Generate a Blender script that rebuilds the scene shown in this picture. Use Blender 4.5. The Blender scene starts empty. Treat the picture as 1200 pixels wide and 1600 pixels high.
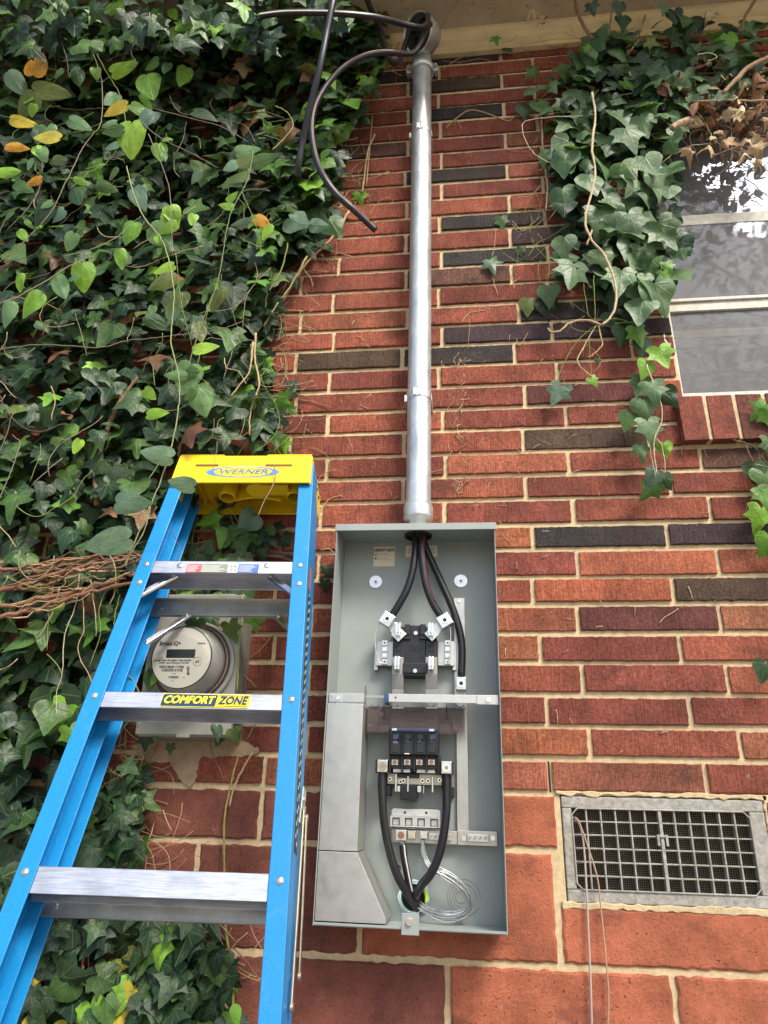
import bpy, bmesh, math, random
import numpy as np
from mathutils import Vector, Matrix

# ------------------------------------------------------------------ camera, world, light, exposure
S = bpy.context.scene
COL = S.collection
CAM = Vector((0.0, -1.64572, 1.5))
CR = Vector((0.994137, 0.105757, 0.022532))
CU = Vector((0.020779, -0.391334, 0.920014))
CF = Vector((-0.106116, 0.914152, 0.391237))
FPX = 1110.0
cd = bpy.data.cameras.new('camera'); cam = bpy.data.objects.new('camera', cd); COL.objects.link(cam)
cd.sensor_fit = 'HORIZONTAL'; cd.sensor_width = 36.0; cd.lens = FPX / 1200 * 36.0
cd.clip_start = 0.02; cd.clip_end = 500
m = Matrix((CR, CU, -CF)).transposed().to_4x4(); m.translation = CAM
cam.matrix_world = m
S.camera = cam

SUN_EL, SUN_AZ = math.radians(46), math.radians(36)       # azimuth: to the right of straight out from the wall
W = bpy.data.worlds.new('World'); S.world = W; W.use_nodes = True
nt = W.node_tree; bg = nt.nodes['Background']
sky = nt.nodes.new('ShaderNodeTexSky'); sky.sky_type = 'NISHITA'; sky.sun_disc = False
sky.sun_elevation = SUN_EL; sky.sun_rotation = math.radians(180) - SUN_AZ
sky.air_density = 1.0; sky.dust_density = 3.0
nt.links.new(sky.outputs[0], bg.inputs[0]); bg.inputs[1].default_value = 0.105
sl = bpy.data.lights.new('sun', 'SUN'); sun = bpy.data.objects.new('sun', sl); COL.objects.link(sun)
sl.energy = 2.0; sl.angle = math.radians(17); sl.color = (1.0, 0.93, 0.81)
sd = Vector((math.sin(SUN_AZ) * math.cos(SUN_EL), -math.cos(SUN_AZ) * math.cos(SUN_EL), math.sin(SUN_EL)))
sun.rotation_euler = sd.to_track_quat('Z', 'Y').to_euler()
sun.location = (3, -4, 6)
S.view_settings.view_transform = 'Standard'; S.view_settings.look = 'None'
S.view_settings.exposure = 1.45; S.view_settings.gamma = 1.0

# ------------------------------------------------------------------ helpers
def at(px, py, Y=0.0):
    """point of the place at distance Y in front of the wall plane, seen at photo pixel px, py"""
    d = CR * ((px - 600) / FPX) - CU * ((py - 800) / FPX) + CF
    t = (-Y - CAM.y) / d.y
    return CAM + d * t

def hexl(r, g, b):
    f = lambda c: ((c / 255 + 0.055) / 1.055) ** 2.4 if c > 10 else c / 255 / 12.92
    return (f(r), f(g), f(b))

class N:
    """small node builder"""
    def __init__(s, name):
        s.m = bpy.data.materials.new(name); s.m.use_nodes = True
        s.t = s.m.node_tree; s.b = s.t.nodes['Principled BSDF']; s.o = s.t.nodes['Material Output']
    def n(s, k, **kw):
        x = s.t.nodes.new('ShaderNode' + k)
        for a, v in kw.items(): setattr(x, a, v)
        return x
    def l(s, a, b): s.t.links.new(a, b)
    def set(s, sock, v):
        if hasattr(v, 'links') or isinstance(v, bpy.types.NodeSocket): s.l(v, sock)
        else: sock.default_value = v
    def math(s, op, a, b=0.0, c=0.0, clamp=False):
        x = s.n('Math', operation=op); x.use_clamp = clamp
        s.set(x.inputs[0], a); s.set(x.inputs[1], b); s.set(x.inputs[2], c)
        return x.outputs[0]
    def coord(s, scale=(1, 1, 1), kind='Object'):
        c = s.n('TexCoord'); mp = s.n('Mapping'); s.l(c.outputs[kind], mp.inputs[0]); mp.inputs['Scale'].default_value = scale
        return mp.outputs[0]
    def noise(s, scale, detail=4, rough=0.55, vec=None, out=0):
        x = s.n('TexNoise'); x.inputs['Scale'].default_value = scale; x.inputs['Detail'].default_value = detail
        x.inputs['Roughness'].default_value = rough
        s.l(vec if vec is not None else s.coord(), x.inputs[0]); return x.outputs[out]
    def ramp(s, v, pts):
        x = s.n('ValToRGB'); e = x.color_ramp.elements
        while len(e) > 1: e.remove(e[-1])
        for i, (p, c) in enumerate(pts):
            if i == 0: e[0].position = p; el = e[0]
            else: el = e.new(p)
            el.color = (c, c, c, 1) if isinstance(c, (int, float)) else (*c, 1)
        s.l(v, x.inputs[0]); return x.outputs[0]
    def mix(s, f, a, b, mode='MIX'):
        x = s.n('Mix', data_type='RGBA', blend_type=mode)
        s.set(x.inputs[0], f)
        for i, v in ((6, a), (7, b)):
            if isinstance(v, tuple): x.inputs[i].default_value = (*v, 1)
            else: s.l(v, x.inputs[i])
        return x.outputs[2]
    def bump(s, h, strength=0.3, dist=0.002, normal=None):
        x = s.n('Bump'); x.inputs['Strength'].default_value = strength; x.inputs['Distance'].default_value = dist
        s.l(h, x.inputs['Height'])
        if normal is not None: s.l(normal, x.inputs['Normal'])
        return x.outputs[0]
    def attr(s, name):
        x = s.n('Attribute'); x.attribute_name = name; return x
    def fin(s, col, rough=0.5, metal=0.0, normal=None, spec=0.5):
        if isinstance(col, tuple): s.b.inputs['Base Color'].default_value = (*col, 1)
        else: s.l(col, s.b.inputs['Base Color'])
        s.set(s.b.inputs['Roughness'], rough); s.set(s.b.inputs['Metallic'], metal)
        s.b.inputs['Specular IOR Level'].default_value = spec
        if normal is not None: s.l(normal, s.b.inputs['Normal'])
        return s.m

def simple(name, col, rough=0.5, metal=0.0, var=0.12, nscale=40, bump=0.0, spec=0.5, stretch=(1, 1, 1)):
    k = N(name); v = k.coord(stretch)
    f = k.noise(nscale, 5, 0.6, v)
    c = k.mix(1.0, col, k.ramp(f, [(0.25, 1 - var), (0.75, 1 + var * 0.6)]), 'MULTIPLY')
    r = k.math('MULTIPLY_ADD', f, 0.25, rough - 0.12, clamp=True)
    return k.fin(c, r, metal, k.bump(f, 0.5, bump) if bump else None, spec)

class MB:
    """collects shapes, then links them as ONE mesh"""
    def __init__(s, M=None):
        s.v = []; s.f = []; s.mi = []; s.col = []; s.uv = []; s.M = M or Matrix(); s.cur = (1, 1, 1); s.m = 0
        s.smooth = False; s.sm = []
    def add(s, vs, fs, uvs=None):
        b = len(s.v)
        for i, p in enumerate(vs):
            s.v.append(tuple(s.M @ Vector(p))); s.col.append(s.cur); s.uv.append(uvs[i] if uvs else (0, 0))
        for f in fs: s.f.append(tuple(b + i for i in f)); s.mi.append(s.m); s.sm.append(s.smooth)
    def box(s, a, b, bev=0.0):
        x0, x1 = sorted((a[0], b[0])); y0, y1 = sorted((a[1], b[1])); z0, z1 = sorted((a[2], b[2]))
        s.add([(x0, y0, z0), (x1, y0, z0), (x1, y1, z0), (x0, y1, z0), (x0, y0, z1), (x1, y0, z1), (x1, y1, z1), (x0, y1, z1)],
              [(0, 3, 2, 1), (4, 5, 6, 7), (0, 1, 5, 4), (1, 2, 6, 5), (2, 3, 7, 6), (3, 0, 4, 7)])
    def prism(s, pts, y0, y1):
        """polygon in x,z extruded from y0 (front) to y1"""
        n = len(pts)
        ar = sum(pts[i][0] * pts[(i + 1) % n][1] - pts[(i + 1) % n][0] * pts[i][1] for i in range(n))
        if ar < 0: pts = pts[::-1]
        vs = [(x, y0, z) for x, z in pts] + [(x, y1, z) for x, z in pts]
        s.add(vs, [tuple(range(n)), tuple(range(2 * n - 1, n - 1, -1))] + [(i, i + n, (i + 1) % n + n, (i + 1) % n) for i in range(n)])
    def extr(s, prof, a, b):
        """closed profile of offsets (Vectors) from a to b"""
        n = len(prof)
        vs = [tuple(Vector(a) + Vector(p)) for p in prof] + [tuple(Vector(b) + Vector(p)) for p in prof]
        s.add(vs, [tuple(range(n))[::-1], tuple(range(n, 2 * n))] + [(i, (i + 1) % n, (i + 1) % n + n, i + n) for i in range(n)])
    def cyl(s, a, b, r, r2=None, n=20, cap=True):
        a = Vector(a); b = Vector(b); r2 = r if r2 is None else r2
        d = (b - a).normalized(); u = d.orthogonal().normalized(); w = d.cross(u)
        vs = []
        for p, rr in ((a, r), (b, r2)):
            for i in range(n):
                t = 2 * math.pi * i / n; vs.append(tuple(p + u * math.cos(t) * rr + w * math.sin(t) * rr))
        sm = s.smooth; s.smooth = True
        s.add(vs, [(i, (i + 1) % n, n + (i + 1) % n, n + i) for i in range(n)])
        s.smooth = sm
        if cap:
            s.add(vs[:n], [tuple(range(n))[::-1]]); s.add(vs[n:], [tuple(range(n))])
    def tube(s, pts, r, n=8, rs=None, twist=0):
        P = [Vector(p) for p in pts]; k = len(P); vs = []
        u = None
        for i in range(k):
            d = (P[min(i + 1, k - 1)] - P[max(i - 1, 0)])
            d = d.normalized() if d.length > 1e-9 else Vector((0, 0, 1))
            if u is None: u = d.orthogonal().normalized()
            u = (u - d * u.dot(d)); u = u.normalized() if u.length > 1e-6 else d.orthogonal().normalized()
            w = d.cross(u); rr = rs[i] if rs else r
            for j in range(n):
                t = 2 * math.pi * j / n; vs.append(tuple(P[i] + u * math.cos(t) * rr + w * math.sin(t) * rr))
        sm = s.smooth; s.smooth = True
        fs = [(i * n + j, i * n + (j + 1) % n, (i + 1) * n + (j + 1) % n, (i + 1) * n + j) for i in range(k - 1) for j in range(n)]
        s.add(vs, fs + [tuple(range(n))[::-1], tuple(range((k - 1) * n, k * n))])
        s.smooth = sm
    def lathe(s, prof, c, axis, n=32, up=None):
        """prof: (radius, height) along axis"""
        d = Vector(axis).normalized(); u = d.orthogonal().normalized(); w = d.cross(u); vs = []
        for r, h in prof:
            for i in range(n):
                t = 2 * math.pi * i / n; vs.append(tuple(Vector(c) + d * h + u * math.cos(t) * r + w * math.sin(t) * r))
        sm = s.smooth; s.smooth = True
        s.add(vs, [(i * n + j, i * n + (j + 1) % n, (i + 1) * n + (j + 1) % n, (i + 1) * n + j) for i in range(len(prof) - 1) for j in range(n)])
        s.smooth = sm
    def raw(s, vs, fs): s.add(vs, fs)
    def build(s, name, mats, parent=None, bevel=0.0, seg=2):
        if not isinstance(mats, (list, tuple)): mats = [mats]
        me = bpy.data.meshes.new(name); me.from_pydata(s.v, [], s.f); me.update()
        for mt in mats: me.materials.append(mt)
        me.polygons.foreach_set('material_index', s.mi)
        me.polygons.foreach_set('use_smooth', s.sm)
        a = me.color_attributes.new('col', 'FLOAT_COLOR', 'POINT')
        a.data.foreach_set('color', [c for q in s.col for c in (q[0], q[1], q[2], 1.0)])
        uvl = me.uv_layers.new(name='UVMap')
        li = np.zeros(len(me.loops), dtype=np.int32); me.loops.foreach_get('vertex_index', li)
        uvl.data.foreach_set('uv', np.array(s.uv, dtype=np.float32)[li].ravel())
        o = bpy.data.objects.new(name, me); COL.objects.link(o)
        if parent: o.parent = parent
        if bevel:
            b = o.modifiers.new('bevel', 'BEVEL'); b.width = bevel; b.segments = seg; b.limit_method = 'ANGLE'; b.angle_limit = math.radians(40)
        return o

def thing(name, label, cat, loc=(0, 0, 0), group=None):
    o = bpy.data.objects.new(name, None); COL.objects.link(o); o.empty_display_size = 0.05
    return tag(o, label, cat, group)
def tag(o, label, cat, group=None):
    o['label'] = label; o['category'] = cat
    if group: o['group'] = group
    return o

def smoothpath(pts, k=6):
    """Catmull-Rom through points"""
    P = [Vector(p) for p in pts]
    if len(P) < 3: return P
    P = [P[0] * 2 - P[1]] + P + [P[-1] * 2 - P[-2]]; out = []
    for i in range(1, len(P) - 2):
        a, b, c, d = P[i - 1:i + 3]
        for j in range(k):
            t = j / k
            out.append(0.5 * ((2 * b) + (c - a) * t + (2 * a - 5 * b + 4 * c - d) * t * t + (3 * b - 3 * c + d - a) * t ** 3))
    out.append(P[-2]); return out

def text(mb, body, size, org, ux, uz, shear=0.0, bold=0.0, align='CENTER', width=None, thick=0.0006):
    """letters laid on the plane through org spanned by ux (right) and uz (up), added to mb"""
    cu = bpy.data.curves.new('t', 'FONT'); cu.body = body; cu.size = size; cu.shear = shear; cu.offset = 0.0
    cu.align_x = align; cu.align_y = 'CENTER'; cu.extrude = 0.0; cu.resolution_u = 3
    o = bpy.data.objects.new('t', cu); COL.objects.link(o)
    dg = bpy.context.evaluated_depsgraph_get(); e = o.evaluated_get(dg); me = e.to_mesh()
    xs = [v.co.x for v in me.vertices] or [0, 1]
    sx = (width / (max(xs) - min(xs))) if width else 1.0
    ux = Vector(ux); uz = Vector(uz)
    nn = Vector(ux).cross(Vector(uz)).normalized()      # towards the reader
    b = max(bold, 0.0) * 0.6
    for i, (dx, dz) in enumerate(((0, 0), (-b, b * .5), (b, -b * .5), (b, b), (-b, -b)) if b > 0 else ((0, 0),)):
        mb.add([tuple(Vector(org) + ux * (v.co.x * sx + dx) + uz * (v.co.y + dz) + nn * 0.00006 * i) for v in me.vertices], [tuple(p.vertices) for p in me.polygons])
    e.to_mesh_clear(); bpy.data.objects.remove(o); bpy.data.curves.remove(cu)

# ------------------------------------------------------------------ materials
def mat_brick(name, stri=1.0, pit=0.0):
    k = N(name); a = k.attr('col'); v = k.coord()
    big = k.noise(9, 4, 0.6, v); med = k.noise(150, 6, 0.7, v); fine = k.noise(420, 3, 0.6, v)
    st = k.noise(1.0, 3, 0.6, k.coord((900, 60, 26)))
    c = k.mix(1.0, a.outputs['Color'], k.ramp(med, [(0.30, 0.5), (0.5, 1.0), (0.70, 1.5)] if not pit else [(0.30, 0.8), (0.5, 1.0), (0.70, 1.15)]), 'MULTIPLY')
    c = k.mix(1.0, c, k.ramp(big, [(0.33, 0.66), (0.66, 1.25)]), 'MULTIPLY')
    c = k.mix(0.85 * stri, c, k.mix(1.0, c, k.ramp(st, [(0.36, 0.62), (0.52, 1.05), (0.66, 1.35)]), 'MULTIPLY'))
    c = k.mix(k.ramp(fine, [(0.64, 0.0), (0.72, 0.35)]), c, (0.46, 0.36, 0.27))
    c = k.mix(k.ramp(fine, [(0.28, 0.55), (0.36, 0.0)]), c, (0.05, 0.015, 0.012))
    if pit:
        pt = k.noise(170, 2, 0.5, k.coord((1, 1, 1.5)))
        c = k.mix(k.ramp(pt, [(0.29, 0.9), (0.34, 0.0)]), c, (0.07, 0.018, 0.012))
        sc = k.noise(1.0, 7, 0.8, k.coord((44, 20, 9)))
        c = k.mix(k.ramp(sc, [(0.62, 0.0), (0.69, 0.55)]), c, (0.30, 0.21, 0.13))
    soot = k.noise(3.2, 6, 0.7, k.coord((1, 1, 0.8)))
    c = k.mix(k.ramp(soot, [(0.50, 0.0), (0.70, 0.45)]), c, (0.075, 0.035, 0.025))
    burn = k.noise(16, 3, 0.6, k.coord((0.6, 1, 1)))
    c = k.mix(k.ramp(burn, [(0.56, 0.0), (0.72, 0.5)]), c, (0.07, 0.035, 0.03))
    # pale mortar smears and runs
    sm = k.noise(1.0, 6, 0.75, k.coord((38, 38, 16)))
    c = k.mix(k.ramp(sm, [(0.66, 0.0), (0.73, 0.55)]), c, (0.5, 0.38, 0.27))
    h = k.math('ADD', k.math('MULTIPLY', st, 0.8 * stri), k.math('ADD', k.math('MULTIPLY', med, 0.8), k.math('MULTIPLY', fine, 0.5)))
    if pit: h = k.math('ADD', h, k.ramp(pt, [(0.25, -1.0), (0.36, 0.4)]))
    return k.fin(c, 0.88, 0, k.bump(h, 1.0, 0.0032), 0.25)

def mat_mortar(name, base=(0.68, 0.53, 0.32)):
    k = N(name); v = k.coord(); f = k.noise(60, 6, 0.7, v); g = k.noise(600, 3, 0.6, v); b = k.noise(5, 4, 0.6, v)
    c = k.mix(1.0, base, k.ramp(f, [(0.3, 0.72), (0.7, 1.12)]), 'MULTIPLY')
    c = k.mix(k.ramp(b, [(0.5, 0.0), (0.75, 0.45)]), c, (0.30, 0.22, 0.14))
    c = k.mix(k.ramp(g, [(0.28, 0.6), (0.38, 0.0)]), c, (0.18, 0.12, 0.07))
    return k.fin(c, 0.95, 0, k.bump(k.math('ADD', f, k.math('MULTIPLY', g, 0.6)), 0.9, 0.003), 0.2)

def mat_leaf(name, rough=0.36, vein=0.5, angles=(0, 38, -38, 78, -78), veincol=(0.22, 0.33, 0.14), transl=0.22, par=False, spec=0.5):
    k = N(name); a = k.attr('col'); uv = k.n('UVMap'); sp = k.n('SeparateXYZ'); k.l(uv.outputs[0], sp.inputs[0])
    x, y = sp.outputs[0], sp.outputs[1]
    tot = None
    for d in angles:
        if par:
            # veins running from base to tip in arcs: constant x / width(y)
            w = k.math('MULTIPLY_ADD', k.math('MULTIPLY', y, k.math('SUBTRACT', 1.0, y)), 2.6, 0.12)
            dist = k.math('ABSOLUTE', k.math('SUBTRACT', x, k.math('MULTIPLY', w, d)))
            mk = k.math('SUBTRACT', 1.0, k.math('DIVIDE', dist, 0.014), clamp=True)
        else:
            sn, cs = math.sin(math.radians(d)), math.cos(math.radians(d))
            dist = k.math('ABSOLUTE', k.math('SUBTRACT', k.math('MULTIPLY', x, cs), k.math('MULTIPLY', y, sn)))
            al = k.math('ADD', k.math('MULTIPLY', x, sn), k.math('MULTIPLY', y, cs))
            wd = k.math('MULTIPLY_ADD', al, -0.014, 0.026)
            mk = k.math('MULTIPLY', k.math('SUBTRACT', 1.0, k.math('DIVIDE', dist, wd), clamp=True), k.math('GREATER_THAN', al, 0.0))
        tot = mk if tot is None else k.math('MAXIMUM', tot, mk)
    # side veins
    wv = k.noise(7, 3, 0.6, uv.outputs[0])
    f = k.noise(28, 4, 0.6)
    c = k.mix(1.0, a.outputs['Color'], k.ramp(f, [(0.3, 0.7), (0.7, 1.25)]), 'MULTIPLY')
    c = k.mix(1.0, c, k.ramp(wv, [(0.3, 0.85), (0.7, 1.15)]), 'MULTIPLY')
    c = k.mix(k.math('MULTIPLY', tot, vein), c, k.mix(0.6, a.outputs['Color'], veincol, 'MIX'))
    geo = k.n('NewGeometry')
    c = k.mix(k.math('MULTIPLY', geo.outputs['Backfacing'], 0.35), c, (0.12, 0.2, 0.07))
    spk = k.noise(160, 2, 0.5)
    c = k.mix(k.ramp(spk, [(0.7, 0.0), (0.76, 0.5)]), c, (0.1, 0.07, 0.03))
    h = k.math('ADD', k.math('MULTIPLY', tot, 0.7), wv)
    k.fin(c, k.math('MULTIPLY_ADD', f, 0.25, rough - 0.1), 0, k.bump(h, 0.35, 0.004), spec)
    tr = k.n('BsdfTranslucent'); k.l(k.mix(1.0, c, (1.6, 1.9, 0.7), 'MULTIPLY'), tr.inputs[0])
    mx = k.n('MixShader'); mx.inputs[0].default_value = transl
    k.l(k.b.outputs[0], mx.inputs[1]); k.l(tr.outputs[0], mx.inputs[2]); k.l(mx.outputs[0], k.o.inputs[0])
    return k.m

def mat_vcol(name, rough=0.7, nscale=120, bump=0.001):
    k = N(name); a = k.attr('col'); f = k.noise(nscale, 4, 0.6)
    c = k.mix(1.0, a.outputs['Color'], k.ramp(f, [(0.3, 0.7), (0.7, 1.25)]), 'MULTIPLY')
    return k.fin(c, rough, 0, k.bump(f, 0.5, bump), 0.3)

def mat_galv():
    k = N('galvanized'); v = k.coord((1, 1, 0.35)); f = k.noise(22, 5, 0.65, v); g = k.n('TexVoronoi'); g.inputs['Scale'].default_value = 55
    k.l(k.coord((1, 1, 0.5)), g.inputs[0]); bw = k.n('RGBToBW'); k.l(g.outputs['Color'], bw.inputs[0])
    st = k.noise(1.0, 4, 0.6, k.coord((160, 160, 5)))
    c = k.mix(1.0, (0.66, 0.69, 0.68), k.ramp(f, [(0.3, 0.72), (0.7, 1.15)]), 'MULTIPLY')
    c = k.mix(0.25, c, k.mix(1.0, c, k.ramp(bw.outputs[0], [(0.2, 0.6), (0.8, 1.25)]), 'MULTIPLY'))
    c = k.mix(k.ramp(st, [(0.6, 0.0), (0.75, 0.3)]), c, (0.85, 0.88, 0.86))
    return k.fin(c, k.math('MULTIPLY_ADD', f, 0.3, 0.24), 0.72, k.bump(f, 0.2, 0.001), 0.5)

def mat_brushed(name, col, rough=0.3, axis=0, metal=1.0, amp=0.2):
    k = N(name); sc = [420, 420, 420]; sc[axis] = 6
    f = k.noise(1.0, 4, 0.6, k.coord(tuple(sc))); g = k.noise(18, 4, 0.6)
    c = k.mix(1.0, col, k.ramp(f, [(0.35, 1 - amp), (0.65, 1 + amp * 0.5)]), 'MULTIPLY')
    c = k.mix(1.0, c, k.ramp(g, [(0.3, 0.80), (0.7, 1.08)]), 'MULTIPLY')
    return k.fin(c, k.math('MULTIPLY_ADD', g, 0.2, rough - 0.08), metal, k.bump(f, 0.15, 0.0006), 0.5)

def mat_fibre():
    k = N('blue_fibreglass'); f = k.noise(1.0, 4, 0.65, k.coord((700, 700, 60))); g = k.noise(30, 5, 0.7); h = k.noise(900, 2, 0.5)
    base = (0.006, 0.22, 0.54)
    c = k.mix(1.0, base, k.ramp(f, [(0.3, 0.82), (0.7, 1.15)]), 'MULTIPLY')
    c = k.mix(k.ramp(g, [(0.58, 0.0), (0.75, 0.3)]), c, (0.10, 0.34, 0.62))
    sx = k.noise(1.0, 6, 0.8, k.coord((60, 60, 14)))
    c = k.mix(k.ramp(sx, [(0.68, 0.0), (0.72, 0.6)]), c, (0.35, 0.55, 0.72))
    c = k.mix(k.ramp(h, [(0.68, 0.0), (0.76, 0.5)]), c, (0.2, 0.45, 0.75))
    return k.fin(c, 0.42, 0, k.bump(k.math('ADD', f, h), 0.25, 0.0006), 0.45)

M = dict(
    brick=mat_brick('brick_face'), block=mat_brick('painted_block', 0.15, 1.0), mortar=mat_mortar('mortar'),
    leaf=mat_leaf('ivy_leaf', 0.42, 0.5, transl=0.2, spec=0.4), smi=mat_leaf('greenbrier_leaf', 0.3, 0.45, (-0.62, -0.3, 0, 0.3, 0.62), (0.3, 0.42, 0.14), 0.3, True),
    dry=mat_vcol('dry_leaf', 0.8, 60, 0.003), stem=mat_vcol('vine_stem', 0.75, 200, 0.002),
    galv=mat_galv(), grey=simple('grey_enamel', (0.285, 0.318, 0.305), 0.42, 0, 0.10, 9, 0.0002),
    zinc=simple('zinc_plate', (0.54, 0.54, 0.51), 0.42, 0.85, 0.08, 60, 0.0002),
    alu=mat_brushed('aluminium_step', (0.64, 0.66, 0.72), 0.38, 0, 0.85, 0.2),
    alu2=mat_brushed('aluminium_strap', (0.56, 0.55, 0.51), 0.36, 2, 0.9, 0.12),
    lug=mat_brushed('machined_aluminium', (0.66, 0.66, 0.64), 0.28, 2, 0.85, 0.1),
    chrome=simple('chromed_steel', (0.78, 0.76, 0.72), 0.2, 1.0, 0.1, 60),
    black=simple('black_plastic', (0.009, 0.0095, 0.012), 0.4, 0, 0.2, 50),
    blackblue=simple('blue_black_handle', (0.03, 0.035, 0.09), 0.35, 0, 0.2, 50),
    cable=simple('black_cable_jacket', (0.013, 0.0125, 0.016), 0.34, 0, 0.25, 90, 0.0003, stretch=(1, 1, 0.3)),
    stripe=simple('white_stripe', (0.62, 0.60, 0.55), 0.5, 0, 0.1, 60), red=simple('red_brown_stripe', (0.09, 0.018, 0.014), 0.4, 0, 0.2, 60),
    copper=simple('copper', (0.36, 0.19, 0.13), 0.4, 0.9, 0.2, 60), yzinc=simple('yellow_zinc_steel', (0.42, 0.38, 0.28), 0.35, 0.8, 0.15, 60), dark=simple('hole_shade', (0.008, 0.008, 0.009), 0.7),  # dark: near-black colour painting the shade inside holes, slots and recesses
    yellow=simple('yellow_plastic', (0.83, 0.56, 0.008), 0.38, 0, 0.06, 20, 0.0002), paper=simple('paper_label', (0.72, 0.66, 0.50), 0.6, 0, 0.06, 80),
    ink=simple('ink', (0.025, 0.022, 0.02), 0.6), white=simple('white_paint', (0.72, 0.70, 0.63), 0.5, 0, 0.12, 40, 0.0004),
    blue=mat_fibre(), meterface=simple('meter_face', (0.52, 0.50, 0.42), 0.5, 0, 0.05, 40),
    boxgrey=simple('weathered_grey_enamel', (0.24, 0.24, 0.205), 0.55, 0, 0.32, 14, 0.0004),
    trim=simple('cream_painted_wood', (0.66, 0.53, 0.30), 0.6, 0, 0.28, 20, 0.001, stretch=(0.4, 1, 1)),
    navy=simple('navy_print', (0.01, 0.04, 0.08), 0.4), yprint=simple('yellow_print', (0.85, 0.68, 0.02), 0.4),
    logoblue=simple('logo_blue', (0.10, 0.24, 0.5), 0.4), lred=simple('label_red', (0.6, 0.10, 0.12), 0.4),
    lgreen=simple('label_grey_green', (0.22, 0.25, 0.18), 0.4), lblue=simple('label_blue', (0.06, 0.15, 0.45), 0.4),
    lwhite=simple('label_white', (0.7, 0.7, 0.68), 0.4), orange=simple('label_orange', (0.75, 0.14, 0.02), 0.4),
    ring=simple('light_blue_zinc_ring', (0.45, 0.62, 0.62), 0.35, 0.6, 0.1, 40), lime=simple('lime_gasket', (0.5, 0.75, 0.08), 0.5),
    tanwire=simple('tan_wire', (0.42, 0.27, 0.17), 0.5, 0, 0.15, 60), pinkwire=simple('grey_pink_wire', (0.42, 0.34, 0.31), 0.5, 0, 0.15, 60),
    lcd=simple('meter_display', (0.02, 0.025, 0.02), 0.15),
)
def mat_soffit():
    k = N('soffit_paint'); f = k.noise(6, 5, 0.65); g = k.noise(60, 5, 0.75)
    c = k.mix(1.0, (0.46, 0.36, 0.25), k.ramp(f, [(0.3, 0.75), (0.7, 1.12)]), 'MULTIPLY')
    c = k.mix(k.ramp(g, [(0.60, 0.0), (0.66, 0.8)]), c, (0.09, 0.055, 0.03))
    return k.fin(c, 0.8, 0, k.bump(g, 0.3, 0.001), 0.2)
M['soffit'] = mat_soffit()
def mat_cast():
    k = N('cast_metal_vent'); f = k.noise(90, 5, 0.75); g = k.noise(10, 4, 0.6)
    c = k.mix(1.0, (0.36, 0.345, 0.31), k.ramp(f, [(0.3, 0.55), (0.7, 1.3)]), 'MULTIPLY')
    c = k.mix(k.ramp(g, [(0.5, 0.0), (0.7, 0.5)]), c, (0.25, 0.22, 0.16))
    return k.fin(c, 0.7, 0.15, k.bump(f, 0.6, 0.002), 0.4)
M['cast'] = mat_cast()
def mat_mixed(name, col, alpha, rough, gl=None, dust_haze=0.0):
    k = N(name); k.fin(col, rough, 0, None, 0.5)
    tr = k.n('BsdfTransparent'); mx = k.n('MixShader')
    if gl is not None:
        g = k.n('BsdfGlossy'); g.inputs['Roughness'].default_value = rough; g.inputs[0].default_value = (*gl, 1)
        fr = k.n('Fresnel'); fr.inputs[0].default_value = 1.5
        f = k.math('MULTIPLY_ADD', fr.outputs[0], 1.0 if dust_haze else 0.45, alpha, clamp=True)
        k.l(f, mx.inputs[0]); k.l(tr.outputs[0], mx.inputs[1]); k.l(g.outputs[0], mx.inputs[2])
    else:
        mx.inputs[0].default_value = alpha; k.l(tr.outputs[0], mx.inputs[1]); k.l(k.b.outputs[0], mx.inputs[2])
    if dust_haze:
        m2 = k.n('MixShader'); m2.inputs[0].default_value = dust_haze; df = k.n('BsdfDiffuse'); df.inputs[0].default_value = (0.31, 0.31, 0.31, 1)  # grey diffuse film: glass dust plus painted haze washing over the reflection
        k.l(mx.outputs[0], m2.inputs[1]); k.l(df.outputs[0], m2.inputs[2]); k.l(m2.outputs[0], k.o.inputs[0]); return k.m
    k.l(mx.outputs[0], k.o.inputs[0]); return k.m
M['sash'] = simple('weathered_sash_paint', (0.50, 0.48, 0.42), 0.6, 0, 0.3, 60, 0.0006)
M['glass'] = mat_mixed('window_glass', (0.02, 0.02, 0.02), 0.07, 0.030, (0.27, 0.30, 0.40), 0.42)
M['clear'] = mat_mixed('clear_meter_cover', (0.1, 0.1, 0.1), 0.0, 0.12, (0.45, 0.45, 0.45))
M['smoke'] = mat_mixed('smoky_shield', (0.14, 0.10, 0.095), 0.30, 0.25)
M['screen'] = mat_mixed('insect_screen', (0.10, 0.10, 0.12), 0.28, 0.6)

R = random.Random(7)

# ------------------------------------------------------------------ ground
def ground():
    k = N('pale_bounce_ground'); f = k.noise(3, 6, 0.7); g = k.noise(50, 4, 0.7)  # unseen ground, made pale to bounce fill light up under the eaves
    c = k.mix(k.ramp(f, [(0.4, 0.0), (0.6, 1.0)]), (0.42, 0.38, 0.31), (0.30, 0.26, 0.20))
    c = k.mix(1.0, c, k.ramp(g, [(0.3, 0.6), (0.7, 1.3)]), 'MULTIPLY')
    mt = k.fin(c, 0.95, 0, k.bump(g, 0.8, 0.03), 0.2)
    mb = MB(); mb.add([(-120, -200, 0), (120, -200, 0), (120, 60, 0), (-120, 60, 0)], [(0, 1, 2, 3)])
    o = mb.build('ground', mt); o['kind'] = 'structure'
ground()

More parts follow.
